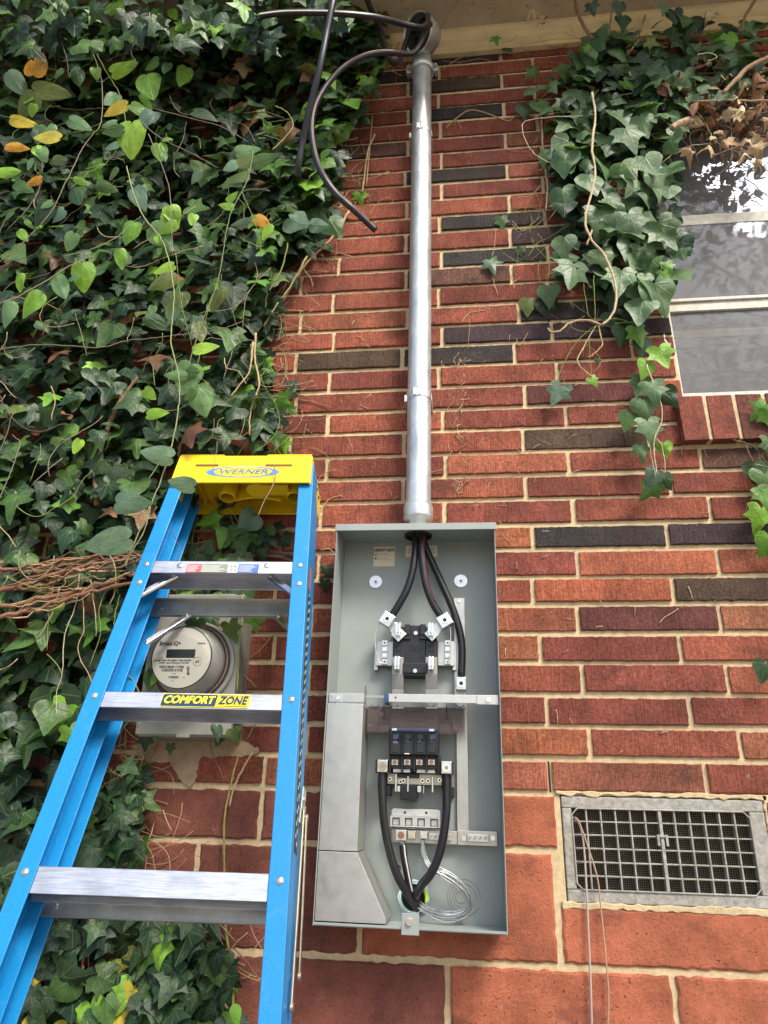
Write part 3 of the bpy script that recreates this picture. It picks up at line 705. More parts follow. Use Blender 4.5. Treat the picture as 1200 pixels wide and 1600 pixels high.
    # diamond contact plates and cable lugs
    def rotbox(mb, px, py, w, h, Yf, Yb, ang):
        c = pl(px, py, Yf); ca, sa = math.cos(ang), math.sin(ang)
        P = [(c.x + ca * x - sa * z, c.z + sa * x + ca * z) for x, z in ((-w, -h), (w, -h), (w, h), (-w, h))]
        mb.prism(P, -Yf, -Yb)
    for s, (dx, dy), (lx, ly) in ((1, (622.5, 991), (604.5, 967)), (-1, (675, 990), (694.5, 969))):
        mb = pmb(); rotbox(mb, dx, dy, 0.0125, 0.0125, 0.077, 0.073, math.radians(45))
        rotbox(mb, (dx + lx) / 2, (dy + ly) / 2, 0.0105, 0.02, 0.070, 0.066, math.radians(36 * s)); part(mb, 'contact_plate', M['lug'], ms, 0.0008)
        mb = pmb(); rotbox(mb, lx, ly, 0.0145, 0.0145, 0.092, 0.066, math.radians(-32 * s)); lg = part(mb, 'cable_lug', M['lug'], ms, 0.0016)
        mb = pmb(); pcyl(mb, lx + 0.3, ly - 0.5, 0.0935, 0.0082, 0.092, 20); sc_ = part(mb, 'lug_screw', M['chrome'], lg, 0.0005)
        mb = pmb(); pcyl(mb, lx + 0.3, ly - 0.5, 0.0938, 0.0046, 0.0935, 6); part(mb, 'hex_socket', M['dark'], lg, 0)
    mb = pmb(); pbox(mb, 712.5, 1058, 728.5, 1077.5, 0.060, 0.03); lg = part(mb, 'neutral_lug', M['lug'], None, 0.0014)
    mb = pmb(); pcyl(mb, 720.5, 1067.5, 0.062, 0.0085, 0.06, 20); part(mb, 'lug_screw', M['chrome'], lg, 0.0005)
    mb = pmb(); pcyl(mb, 720.5, 1067.5, 0.0624, 0.0048, 0.062, 6); part(mb, 'hex_socket', M['dark'], lg, 0)
    # sensing wires
    for P in ([(594, 972), (588, 985), (586, 1000), (588, 1020), (592, 1033), (597, 1037)], [(702, 977), (704, 985), (704, 1005), (703, 1020), (700, 1034), (698, 1038)], [(699, 972), (706, 975), (709, 972)]):
        mb = pmb(); mb.tube(smoothpath([pl(x, y, 0.07) for x, y in P]), 0.0012, 6); part(mb, 'sensing_wire', M['chrome'], ms, 0)
    # bus straps
    for x0, x1 in ((612.5, 630.5), (665, 683.5)):
        mb = pmb(); a, b, c, d = prect(x0, 1031, x1, 1094, 0.055)
        pts = [(0.066, d + 0.004), (0.062, (c + d) / 2 + 0.01), (0.050, (c + d) / 2 - 0.02), (0.044, c - 0.02)]
        for (ya, za), (yb, zb) in zip(pts, pts[1:]):
            mb.add([(a, -ya, za), (b, -ya, za), (b, -yb, zb), (a, -yb, zb), (a, -ya + 0.003, za), (b, -ya + 0.003, za), (b, -yb + 0.003, zb), (a, -yb + 0.003, zb)],
                   [(3, 2, 1, 0), (4, 5, 6, 7), (0, 4, 7, 3), (1, 2, 6, 5), (0, 1, 5, 4), (2, 3, 7, 6)])
        part(mb, 'bus_strap', mat_busgrey)
    # crossbar
    YC = 0.118
    mb = pmb(); pbox(mb, 607, 1085, 752, 1098, YC, YC - 0.002); cb = part(mb, 'crossbar', M['zinc'])
    a, b, c, d = prect(607, 1085, 752, 1098, YC)
    mb = pmb(); mb.box((a, -YC + 0.002, d - 0.0018), (BW - 0.002, -YC + 0.035, d)); mb.box((a - 0.075, -YC + 0.04, d - 0.004), (BW - .002, -YC + 0.042, d + 0.002)); part(mb, 'crossbar_flange', M['grey'], cb)
    mb = pmb(); pbox(mb, 745, 1086, 779, 1101, YC + 0.002, YC - 0.001); part(mb, 'crossbar_clip', M['zinc'], cb)
    mb = pmb(); pcyl(mb, 763, 1093.5, YC + 0.005, 0.0048, YC + 0.002, 14); part(mb, 'clip_screw', M['chrome'], cb)
    mb = pmb(); pcyl(mb, 618, 1090, YC + 0.0006, 0.002, YC, 12); part(mb, 'crossbar_hole', M['dark'], cb, 0)
    mb = pmb(); pbox(mb, 600, 1083, 607.5, 1099, 0.10, 0.07); part(mb, 'blue_clip', simple('blue_plastic', (0.03, 0.09, 0.2), 0.3), cb, 0.001)
    mb = pmb(); pbox(mb, 514, 1083, 569, 1097, YC, YC - 0.002); lc = part(mb, 'left_bar', M['zinc'])
    mb = pmb(); pbox(mb, 514, 1085, 535, 1097, YC + 0.002, YC); part(mb, 'bar_clip', M['lug'], lc)
    mb = pmb(); pcyl(mb, 527.5, 1090.5, YC + 0.005, 0.0042, YC + 0.002, 14); part(mb, 'clip_screw', M['chrome'], lc)
    mb = pmb(); a, b, c, d = prect(567.5, 1068, 569.5, 1098, YC)
    mb.prism([(a, c), (b, c), (b, d)] if False else [(a, c), (a + 0.0015, c), (a + 0.0015, d), (a, d)], -YC, -YC + 0.05); part(mb, 'bar_fin', M['zinc'], lc)
    # wireway covers at the left
    YW = 0.1265
    P = [pl(x, y, YW) for x, y in ((512.5, 1099), (567.5, 1100), (558.5, 1330.5), (499.5, 1329.5))]
    x0 = 0.0028; xr = sum(p.x for p in P[1:3]) / 2
    zt, zm = P[0].z, P[2].z
    mb = pmb(); mb.box((x0, -YW, zm), (xr, -YW + 0.0015, zt)); mb.box((xr - 0.0015, -YW + 0.0015, zm), (xr, -0.0225, zt)); wc = part(mb, 'wireway_cover', M['zinc'])
    Q = [pl(x, y, YW) for x, y in ((602.5, 1435), (602.5, 1450))]
    mb = pmb(); z2 = zm - 0.0016; xb = Q[0].x; zb = Q[0].z; z0 = 0.008
    poly = [(x0, z0), (xb, z0), (xb, zb), (xr, z2), (x0, z2)]
    mb.prism(poly, -YW - 0.001, -YW + 0.0005)
    mb.add([(xr, -YW, z2), (xb, -YW, zb), (xb, -0.0225, zb), (xr, -0.0225, z2), (xr - .0015, -YW, z2), (xb - .0015, -YW, zb), (xb - .0015, -0.0225, zb), (xr - .0015, -0.0225, z2)], [(0, 1, 2, 3), (7, 6, 5, 4)])
    mb.box((xb - 0.0015, -YW + 0.0006, z0), (xb, -0.0225, zb))
    part(mb, 'slanted_cover', M['zinc'])
    # smoky shield with contacts
    YS = 0.088
    mb = pmb(); pbox(mb, 573, 1105, 726, 1146, YS, YS - 0.0015); pbox(mb, 573, 1104.5, 726, 1106, YS, 0.05); pbox(mb, 726, 1104.5, 727, 1155, YS, 0.05); pbox(mb, 572, 1104.5, 573, 1150, YS, 0.05)
    pbox(mb, 574, 1109, 590, 1143, YS + 0.004, YS); pbox(mb, 706, 1111, 725, 1143, YS + 0.004, YS); pbox(mb, 611, 1106, 684, 1138, YS + 0.006, YS)
    pbox(mb, 592, 1133, 610, 1143, YS + 0.003, YS); pbox(mb, 686, 1133, 704, 1143, YS + 0.003, YS)
    shd = part(mb, 'smoky_shield', M['smoke'], None, 0.001)
    mb = pmb()
    for px, py in ((580.5, 1130), (714, 1132.5)): c = pl(px, py, YS + 0.005); mb.lathe([(0.0035, 0), (0.0065, 0), (0.0075, 0.003), (0.0085, 0.003)], (c.x, -YS - 0.003, c.z), (0, -1, 0), 20)
    part(mb, 'shield_boss', M['smoke'], shd, 0)
    mb = pmb()
    for x in (586, 616, 673, 719):
        c = [pl(x + 6 * math.cos(math.radians(a)), 1101 + 4 * math.sin(math.radians(a)), YS + 0.002) for a in range(0, 181, 30)]; mb.tube(c, 0.0009, 5)
    for x in (600, 698): mb.tube([pl(x, 1101, YS + .001), pl(x, 1118, YS + .001), pl(x - 2, 1123, YS + .001), pl(x + 4, 1123, YS + .001)], 0.0009, 5)
    for q in range(6): pcyl(mb, 635 + q * 5, 1112, YS + 0.0068, 0.0022, YS + 0.006, 8)
    part(mb, 'shield_hook', M['black'], shd, 0)
    mb = pmb()
    for x in (620.5, 673.5): pbox(mb, x - 6, 1109.5, x + 6, 1119, 0.074, 0.060)
    pbox(mb, 594, 1113, 600, 1120, 0.074, .066)
    part(mb, 'copper_contact', M['copper'])
    mb = pmb()
    for x in (621.5, 674.5): pbox(mb, x - 9, 1104.5, x + 9, 1107.2, YS + 0.008, YS)
    part(mb, 'contact_tab', M['zinc'])
    mb = pmb(); pbox(mb, 575, 1106, 724, 1133, 0.060, 0.03); pbox(mb, 638, 1119, 660, 1126, 0.082, 0.06); part(mb, 'shield_backing', simple('brown_grey_plastic', (0.10, 0.075, 0.07), 0.4))
    mb = pmb(); pbox(mb, 592, 1128, 612, 1134, .070, .06); pbox(mb, 684, 1128, 704, 1134, .070, .06); part(mb, 'shield_slot', M['dark'], None, 0)
    # circuit breaker
    YK = 0.105
    mb = pmb()
    pbox(mb, 608, 1137, 685, 1180, 0.094, 0.03); pbox(mb, 608, 1133.5, 685, 1145, 0.084, 0.03)
    for q in range(4): pbox(mb, 609 + q * 19.1, 1147, 626 + q * 19.1, 1179, 0.098, 0.09)
    pbox(mb, 609, 1179, 685, 1202, 0.078, 0.03)
    for q in range(5): pbox(mb, 607.5 + q * 19.1, 1178, 610.5 + q * 19.1, 1206, 0.090, 0.03)
    br = part(mb, 'circuit_breaker', M['black'], None, 0.0012)
    for q in range(4):
        mb = pmb(); pbox(mb, 613.5 + q * 19.1, 1146.5, 623 + q * 19.1, 1155, 0.108, 0.098); part(mb, 'toggle', M['blackblue'] if q in (0, 3) else M['black'], br, 0.001)
        mb = pmb(); pbox(mb, 612.6 + q * 19.1, 1157, 623 + q * 19.1, 1176, 0.0995, 0.098); part(mb, 'pole_panel', simple('slate_plastic', (0.016, 0.017, 0.02), 0.4), br, 0.0008)
    mb = pmb(); pbox(mb, 610.5, 1137.5, 681.5, 1143.5, 0.113, 0.104); part(mb, 'handle_tie', M['blackblue'], br, 0.0018)
    mb = pmb(); pbox(mb, 612, 1138, 620, 1142, 0.1145, 0.112); pbox(mb, 670, 1139, 678, 1143, 0.1145, 0.112); part(mb, 'handle_end', M['ring'], br, 0.001)
    mb = pmb()
    for q in range(4):
        c = pl(617.5 + q * 19.1, 1156, 0.1); 
        if q == 0: text(mb, '200A', 0.0052, (c.x, -0.1003, pl(617, 1160, .1).z), (1, 0, 0), (0, 0, 1))
        for r_ in range(2): mb.box((c.x - 0.0035, -0.1003, c.z + 0.0006 - r_ * 0.003), (c.x + 0.0035, -0.1, c.z - 0.0001 - r_ * 0.003))
    c = pl(636, 1177.5, .1); mb.box((c.x - 0.005, -0.1003, c.z - 0.001), (c.x + 0.005, -0.0985, c.z + 0.001))
    part(mb, 'breaker_print', M['lwhite'], br, 0)
    for x in (616.6, 636, 655, 674):
        mb = pmb(); pbox(mb, x - 5.2, 1186.5, x + 5.2, 1195.5, 0.084, 0.07); tl = part(mb, 'load_terminal', M['lug'], br, 0.0008)
        mb = pmb(); pcyl(mb, x, 1191, 0.0856, 0.0046, 0.084, 14); part(mb, 'terminal_screw', M['copper'], tl, 0.0003)
    mb = pmb(); pbox(mb, 614, 1199, 641, 1207, 0.074, 0.066); pbox(mb, 651, 1200, 680, 1208, 0.074, 0.066); part(mb, 'load_bus', M['zinc'], br)
    mb = pmb(); pbox(mb, 638, 1196, 654, 1206, 0.07, 0.03); pbox(mb, 680, 1188, 690, 1210, 0.07, 0.03); part(mb, 'breaker_foot', M['black'], br)
    # main load lugs
    for x, y in ((597.5, 1197), (697.5, 1199.5)):
        mb = pmb(); pbox(mb, x - 8, y - 10, x + 8, y + 9.5, 0.092, 0.062); lg = part(mb, 'main_lug', M['lug'], None, 0.0012)
        mb = pmb(); pcyl(mb, x, y, 0.094, 0.0088, 0.092, 22); part(mb, 'lug_screw', simple('bronze_screw', (0.45, 0.36, 0.26), 0.3, 0.9) if x < 650 else M['chrome'], lg, 0.0005)
        mb = pmb(); pcyl(mb, x, y, 0.0944, 0.0042, 0.094, 6); part(mb, 'hex_socket', simple('pewter', (0.3, 0.28, 0.25), 0.4, 0.6), lg, 0)
        mb = pmb(); s = -1 if x < 650 else 1
        pbox(mb, x + s * 8, y - 11, x + s * 11, y + 10, 0.09, 0.05); pbox(mb, x - 7, y + 11, x + 8, y + 34, 0.058, 0.02); pbox(mb, x - 6, y + 30, x + 12, y + 46, 0.06, 0.02)
        part(mb, 'lug_insulator', M['black'], None)
    # neutral plate and tabs
    mb = pmb(); pbox(mb, 603, 1209, 690, 1226, 0.052, 0.048); npl = part(mb, 'neutral_plate', simple('tan_zinc', (0.55, 0.50, 0.40), 0.4, 0.6))
    for x, y in ((609, 1217), (630.5, 1220), (625.5, 1221.5), (660, 1220), (669, 1220), (687, 1219)):
        mb = pmb(); pcyl(mb, x, y, 0.0545, 0.0042, 0.052, 14); sw = part(mb, 'plate_screw', M['chrome'], npl, 0.0003)
        mb = pmb(); pcyl(mb, x, y, 0.055, 0.0024, 0.0545, 10); part(mb, 'screw_recess', M['dark'], sw, 0)
    mb = pmb(); pbox(mb, 625.5, 1227, 651, 1250, 0.066, 0.03)
    for q in range(6): pbox(mb, 627 + q * 4, 1228, 629 + q * 4, 1249, 0.068, 0.066)
    pbox(mb, 620, 1209, 655, 1215, 0.06, 0.04)
    part(mb, 'black_connector', M['black'])
    for x0, y0, x1, y1 in ((617, 1209, 620, 1237), (636, 1213, 638.5, 1237), (674.5, 1214, 677, 1238), (620.5, 1228, 625, 1237), (652, 1228, 658, 1238), (661, 1228, 662.5, 1240)):
        mb = pmb(); pbox(mb, x0, y0, x1, y1, 0.07, 0.05); part(mb, 'blade_tab', M['lug'])
    # ground clamp cover with four notches
    mb = pmb()
    a, b, c, d = prect(611.5, 1264, 688, 1276, 0.045)
    mb.prism([(a, c), (b, c), (b, d - 0.004), (b - 0.004, d), (a + 0.004, d), (a, d - 0.004)], -0.045, -0.043)
    a, b, c, d = prect(609, 1275, 688.5, 1293, 0.062)
    w = (b - a); n = 4; xs = []
    cc = [a + w * f for f in (0.12, 0.37, 0.615, 0.87)]; hw = w * 0.072
    mb.box((a, -0.062, d - 0.0045), (b, -0.060, d)); mb.box((a, -0.062, c), (b, -0.059, c + 0.0025)); mb.box((a, -0.062, d - 0.002), (b, -0.043, d))
    ed = [a] + [v for q in cc for v in (q - hw, q + hw)] + [b]
    for i in range(0, len(ed), 2): mb.box((ed[i], -0.0618, c + 0.002), (ed[i + 1], -0.060, d - 0.003))
    gc = part(mb, 'clamp_cover', M['lug'], None, 0.0012)
    mb = pmb()
    for q in cc: mb.box((q - hw * .85, -0.057, c + 0.003), (q + hw * .85, -0.050, d - 0.006))
    mb.box((a + .001, -0.054, c - 0.0028), (b - .001, -0.046, c + 0.001)); part(mb, 'clamp_tongue', M['zinc'], gc, 0.001)
    mb = pmb(); mb.box((a + .002, -0.056, c - 0.0015), (b - .002, -0.048, c - 0.0002)); part(mb, 'clamp_gap', M['dark'], gc, 0)
    mb = pmb(); pcyl(mb, 648.5, 1269.5, 0.049, 0.005, 0.045, 6); part(mb, 'clamp_bolt', M['lug'], gc, 0.0004)
    mb = pmb(); pcyl(mb, 632.5, 1269.5, 0.0453, 0.0026, 0.045, 12); pcyl(mb, 666, 1270, 0.0453, 0.0026, 0.045, 12); part(mb, 'clamp_hole', M['dark'], gc, 0)
    # neutral bar
    mb = pmb(); pbox(mb, 612, 1297, 714.5, 1318, 0.040, 0.036); pbox(mb, 715, 1298.5, 777, 1321.5, 0.040, 0.036); nb = part(mb, 'neutral_bar', M['alu2'])
    for x, w, r_, mt in ((626.5, 8.5, 0.0068, 'copper'), (643, 6, 0.0048, 'lug'), (662, 6, 0.0052, 'chrome')):
        mb = pmb(); pbox(mb, x - w, 1305 - w, x + w, 1305 + w, 0.062, 0.04); lg = part(mb, 'bar_lug', M['lug'] if x != 643 else simple('yellow_zinc', (0.6, 0.52, 0.36), 0.35, 0.8), nb, 0.001)
        mb = pmb(); pcyl(mb, x, 1305, 0.0635, r_, 0.062, 18); pcyl(mb, x, 1305, 0.064, r_ * 0.5, 0.0635, 6); part(mb, 'lug_screw', M[mt], lg, 0.0004)
    for x0, x1, ns in ((670, 704, 5), (730, 763, 4)):
        mb = pmb(); pbox(mb, x0, 1302 + (x0 > 700) * 2, x1, 1313 + (x0 > 700) * 2.5, 0.054, 0.04); tb = part(mb, 'terminal_strip', M['lug'], nb, 0.0008)
        for q in range(ns):
            mb = pmb(); cx = x0 + (x1 - x0) * (q + .5) / ns; pcyl(mb, cx, 1307.5 + (x0 > 700) * 2, 0.0552, 0.0037, 0.054, 14); sw = part(mb, 'terminal_screw', M['zinc'], tb, 0.0003)
            mb = pmb(); c = pl(cx, 1307.5 + (x0 > 700) * 2, .0555); mb.prism([(c.x - .0028, c.z - .0024), (c.x - .0022, c.z - .003), (c.x + .0028, c.z + .0024), (c.x + .0022, c.z + .003)], -0.0556, -0.0552); part(mb, 'screw_slot', M['dark'], sw, 0)
    for x in (725, 770):
        mb = pmb(); pcyl(mb, x, 1310, 0.044, 0.0052, 0.04, 6); part(mb, 'bar_screw', M['chrome'], nb, 0.0004)
    # hub, ring, knockouts, hasp
    c = pl(646.5, 1403, YB + 0.01)
    mb = pmb(); mb.lathe([(0.029, 0.0), (0.029, 0.010), (0.0275, 0.0125), (0.0245, 0.0125), (0.0235, 0.009), (0.0235, 0.0)], (c.x, -YB, c.z), (0, -1, 0), 40)
    mb.lathe([(0.036, 0), (0.036, 0.004), (0.029, 0.004)], (c.x, -YB, c.z), (0, -1, 0), 8)
    hb = part(mb, 'conduit_hub_ring', M['ring'], None, 0)
    mb = pmb(); mb.cyl((c.x, -YB - 0.0003, c.z), (c.x, -YB - 0.0012, c.z), 0.0235, n=32); part(mb, 'hub_opening', M['dark'], hb, 0)
    mb = pmb(); pts = [Vector((c.x + 0.026 * math.cos(a), -YB - 0.011, c.z + 0.026 * math.sin(a))) for a in [math.radians(q) for q in range(-15, 36, 8)]]; mb.tube(pts, 0.004, 8); part(mb, 'lime_gasket', M['lime'], hb, 0)
    mb = pmb()
    for x, y, rs in ((720.5, 1402.5, (0.011, 0.018, 0.026, 0.033)), (645, 835, ())):
        c2 = pl(x, y, YB)
        for r_ in rs: mb.tube([(c2.x + r_ * math.cos(a) + (r_ - .011) * .25, -YB - 0.0002, c2.z + r_ * math.sin(a)) for a in [2 * math.pi * q / 36 for q in range(int(34))]], 0.0005, 4)
    part(mb, 'knockout_ring', simple('knockout_groove', (0.11, 0.13, 0.13), 0.5), None, 0)
    c3 = pl(641, 1440, BD + .002)
    mb = pmb(); mb.box((c3.x - 0.0165, -BD - 0.0025, -0.0075), (c3.x + 0.0165, -BD + 0.0002, 0.0285)); hs = part(mb, 'hasp', M['grey'], None, 0.001)
    mb = pmb(); mb.cyl((c3.x - 0.001, -BD - 0.0025, 0.0155), (c3.x - 0.001, -BD - 0.0085, 0.0155), 0.0055, n=6); mb.cyl((c3.x - 0.001, -BD - 0.0025, 0.0155), (c3.x - 0.001, -BD - 0.0035, 0.0155), 0.0078, n=18); part(mb, 'hasp_screw', M['chrome'], hs, 0.0006)
    mb = pmb(); pbox(mb, 619.5, 1343, 630, 1369, 0.028, 0.02); cl = part(mb, 'mounting_clip', M['grey'])
    mb = pmb(); pcyl(mb, 624.5, 1354.5, 0.031, 0.0046, 0.028, 6); part(mb, 'clip_screw', M['chrome'], cl, 0.0004)
mat_busgrey = simple('dull_bus_metal', (0.36, 0.36, 0.36), 0.4, 0.5, 0.08, 40)
build_panel()

# ------------------------------------------------------------------ conduit mast with weatherhead
mast = thing('conduit_mast', 'tall galvanized steel conduit with weatherhead running up the brick wall', 'conduit')
PT = Vector((-0.0925, -0.07, 3.86)); PB = Vector((-0.0995, -0.07, 2.165)); PR = 0.0305
mb = MB(); mb.cyl(PB, PT, PR, n=48, cap=False); mb.build('pipe', M['galv'], mast)
mb = MB(); b0 = Vector((-0.0998, -0.07, 2.125)); mb.lathe([(0.021, -0.005), (0.021, 0.028), (0.034, 0.03), (0.0355, 0.036), (0.0355, 0.062), (0.0335, 0.068), (0.0308, 0.069)], (b0.x, b0.y, b0.z - 0.004), (0, 0, 1), 40); mb.build('threaded_hub', M['galv'], mast)
for py in (197, 612):
    z = at(656, py, 0.10).z; x = PB.x + (PT.x - PB.x) * (z - PB.z) / (PT.z - PB.z)
    mb = MB(); mb.lathe([(PR + .0002, -0.0115), (PR + 0.0016, -0.0115), (PR + 0.0016, 0.0115), (PR + .0002, 0.0115)], (x, -0.07, z), (0, 0, 1), 48)
    mb.box((x - 0.014, -0.07 - PR - 0.004, z - 0.010), (x - 0.004, -0.07 - PR + 0.002, z + 0.013)); mb.box((x + 0.0, -0.07 - PR - 0.004, z - 0.010), (x + 0.007, -0.07 - PR + 0.002, z + 0.010))
    mb.tube([(x - 0.017, -0.07 - PR - 0.004, z + 0.012), (x + 0.009, -0.07 - PR - 0.004, z + 0.015)], 0.0016, 6)
    mb.box((x - PR - 0.008, -0.072, z - 0.01), (x - PR, -0.004, z + 0.01)); mb.box((x + PR, -0.072, z - 0.01), (x + PR + 0.002, -0.004, z + 0.01))
    mb.build('strap', M['galv'], mast, 0.0008)
def weatherhead():
    c = at(655, 52, 0.085); ax = Vector((-0.62, -0.62, -0.48)).normalized()
    x = PT.x
    # face disc frame
    fc = at(650, 47, 0.15); fs = fc + Vector((0.004, 0.004, -0.006))
    mb = MB()
    mb.lathe([(0.034, -0.075), (0.036, -0.07), (0.036, -0.02), (0.052, 0.0)], (x, -0.07, PT.z + 0.03), (0, 0, 1), 36)
    mb.lathe([(0.0, -0.085), (0.03, -0.078), (0.05, -0.06), (0.056, -0.03), (0.059, -0.004), (0.059, 0.003), (0.0565, 0.003), (0.055, -0.012)], fs, ax, 40)
    mb.build('weatherhead_shell', M['galv'], mast)
    mb = MB(); mb.cyl(fs - ax * 0.014, fs - ax * 0.007, 0.0555, n=36)
    u = ax.orthogonal().normalized(); w = ax.cross(u)
    for q in range(3):
        a = q * 2.1 + .6; p = fc + u * math.cos(a) * 0.03 + w * math.sin(a) * 0.03; mb.lathe([(0.012, 0.0), (0.017, 0.0), (0.017, 0.004), (0.012, 0.004)], p - ax * 0.008, ax, 20)
    mb.build('insulator_disc', M['black'], mast)
    z = at(660, 97, 0.10).z
    mb = MB(); mb.lathe([(PR + .001, -0.012), (PR + 0.007, -0.012), (PR + 0.010, -0.006), (PR + 0.010, 0.006), (PR + 0.006, 0.012), (PR + .001, 0.012)], (x, -0.07, z), (0, 0, 1), 40)
    for s in (-1, 1):
        mb.box((x + s * (PR + 0.004), -0.078, z - 0.012), (x + s * (PR + 0.022), -0.066, z + 0.012)); mb.cyl((x + s * (PR + 0.014), -0.09, z), (x + s * (PR + 0.014), -0.05, z), 0.005, n=6)
    mb.build('clamp', M['galv'], mast, 0.0012)
    return fc
fc = weatherhead()

# ------------------------------------------------------------------ cables: from the weatherhead, down the conduit, into the panel
def stripe_path(P, r, off):
    out = []
    for p in P: out.append(p + Vector(off).normalized() * (r - 0.0009))
    return out
def cable(name, label, pts, r, stripe=None, soff=(0, -1, 0), group=None, srad=0.0022, smat='stripe'):
    P = smoothpath(pts, 8)
    mb = MB(); mb.tube(P, r, 14); o = mb.build(name, M['cable']); tag(o, label, 'cable', group)
    if stripe:
        a, b = stripe; n = len(P); Q = stripe_path(P[int(a * n):max(int(b * n), int(a * n) + 2)], r, soff)
        mb = MB(); mb.tube(Q, srad, 6); s = mb.build('stripe', M[smat], o)
    return o
inpipe = [(PT.x - .004, -0.07, 3.83), (PT.x - 0.002, -0.07, 3.2), (PB.x, -0.07, 2.5), (PB.x, -0.07, 2.2)]
def off(L, dx, dy): return [(a + dx, b + dy, c) for a, b, c in L]
def A(L, Y): return [at(x, y, Y[i] if isinstance(Y, (list, tuple)) else Y) for i, (x, y) in enumerate(L)]
RC = 0.0085
# white striped neutral
top = A([(405, 25), (440, 20.5), (480, 19.5), (530, 21), (587, 27), (627, 37), (650, 42), (661, 42.5), (668, 36), (668, 24)], [.44, .43, .42, .40, .36, .30, .27, .25, .235, .20])
inn = A([(668, 24)], .20)
pth = top + [Vector(fc) + Vector((0.02, 0.01, 0.03))] + [Vector(p) for p in off(inpipe, 0.010, 0.004)] + [Vector((PB.x + .006, -0.068, 2.12))] + A([(662, 838), (665, 855), (685, 900), (707, 950), (718, 985), (722, 1015), (721, 1056)], [.062, .055, .050, .048, .046, .045, .045])
cable('service_cable', 'black cable with white stripe reaching left from the weatherhead, its end at top centre', pth, RC, (0, 0.40), (0.0, -0.85, -0.5), 'service conductors from the weatherhead')
# reddish one
top = A([(587, 360), (566, 340), (545, 321), (525, 303), (508, 280), (496, 255), (489, 225), (487, 200), (490, 175), (500, 150), (518, 124), (541, 102), (570, 87), (600, 82), (627, 84), (645, 83), (657, 68), (667, 45), (672, 38)],
        [.24, .26, .28, .29, .30, .30, .30, .30, .30, .30, .29, .28, .27, .25, .23, .215, .215, .22, .21])
pth = top + [Vector(fc) + Vector((0.025, -0.0, 0.0))] + [Vector(p) for p in off(inpipe, -0.002, -0.010)] + [Vector((PB.x, -0.082, 2.12))] + A([(659, 838), (659, 860), (661, 885), (666, 915), (676, 942), (688, 962)], [.085, .088, .09, .09, .085, .08])
cable('service_cable', 'red tinged black cable curving down from the weatherhead to a cut end beside the conduit', pth, RC, (0.02, 0.97), (0.6, -0.75, 0.2), 'service conductors from the weatherhead', 0.0024, 'red')
# black one, looping up out of the picture and hanging down again
top = A([(465, 276), (467, 255), (473, 220), (485, 165), (500, 105), (511, 50), (521, 0), (532, -45), (548, -62), (563, -40), (574, 0), (592, 42), (603, 78), (612, 96), (622, 98), (630, 80), (640, 50)],
        [.34, .36, .38, .42, .46, .48, .50, .50, .48, .44, .38, .28, .22, .19, .17, .165, .16])
pth = top + [Vector(fc) + Vector((-0.01, 0.01, 0.01))] + [Vector(p) for p in off(inpipe, -0.010, 0.006)] + [Vector((PB.x - .008, -0.07, 2.12))] + A([(649, 836), (649, 860), (645, 890), (637, 918), (625, 942), (613, 961)], [.075, .080, .084, .084, .082, .078])
cable('service_cable', 'plain black cable from the weatherhead whose far end hangs straight down over the ivy', pth, RC, None, group='service conductors from the weatherhead')
# cables at the bottom of the panel
cable('load_cable', 'thick black cable curving from the left breaker lug down into the lower hub', A([(597, 1204), (597, 1225), (598, 1255), (601, 1290), (610, 1335), (622, 1370), (636, 1395), (648, 1413), (654, 1424)], [.077, .077, .077, .075, .07, .062, .05, .035, .02]), 0.0085, group='cables to the lower hub')
cable('load_cable', 'thick black cable curving from the right breaker lug down into the lower hub', A([(697.5, 1206), (698, 1235), (697, 1275), (689, 1325), (675, 1362), (658, 1384), (650, 1398), (648, 1408)], [.077, .077, .077, .075, .07, .06, .045, .02]), 0.0085, group='cables to the lower hub')
nn = cable('neutral_cable', 'short black cable with white stripe from the copper lug into the lower hub', A([(629, 1320), (631, 1338), (635, 1360), (640, 1385), (645, 1402), (649, 1412)], [.052, .052, .05, .045, .035, .02]), 0.0072, (0.0, 0.85), (0.5, -0.8, 0), None, 0.0018)
mb = MB(); 
for q in range(7):
    a = q * 0.9; mb.tube([at(627 + 2 * math.cos(a), 1309, .052 + .003 * math.sin(a)), at(629.5 + 3 * math.cos(a), 1322, .053 + .005 * math.sin(a))], 0.0012, 5)
mb.build('bare_strands', M['lug'], nn)
# bare stranded ground wire
mb = MB(); RW = random.Random(3)
base = [(660.5, 1312), (661, 1325), (664, 1340), (672, 1353), (687, 1362), (703, 1372), (718, 1384), (731, 1400), (734, 1413), (727, 1425), (712, 1431), (692, 1431), (672, 1425), (655, 1414), (648, 1406)]
Yb = [.055, .055, .056, .058, .06, .06, .058, .055, .053, .05, .05, .05, .045, .035, .022]
for q in range(11):
    a = q * 2.4; r = 4.6 * math.sqrt((q + .5) / 11)
    P = []
    for i, (x, y) in enumerate(base):
        sp = 0.35 + 0.9 * min(1, i / 5) * (1 if i < 12 else .7); tw = i * 0.45
        P.append(at(x + r * sp * math.cos(a + tw) + RW.gauss(0, .5), y + r * sp * 1.6 * math.sin(a + tw) + RW.gauss(0, .6), Yb[i] + 0.004 * math.cos(a * 1.7)))
    mb.tube(smoothpath(P, 6), 0.0011, 6)
tag(mb.build('ground_wire', simple('tinned_strands', (0.55, 0.56, 0.58), 0.35, 0.9, 0.3, 200)), 'bundle of bare silver wire strands looping beside the lower hub', 'wire')
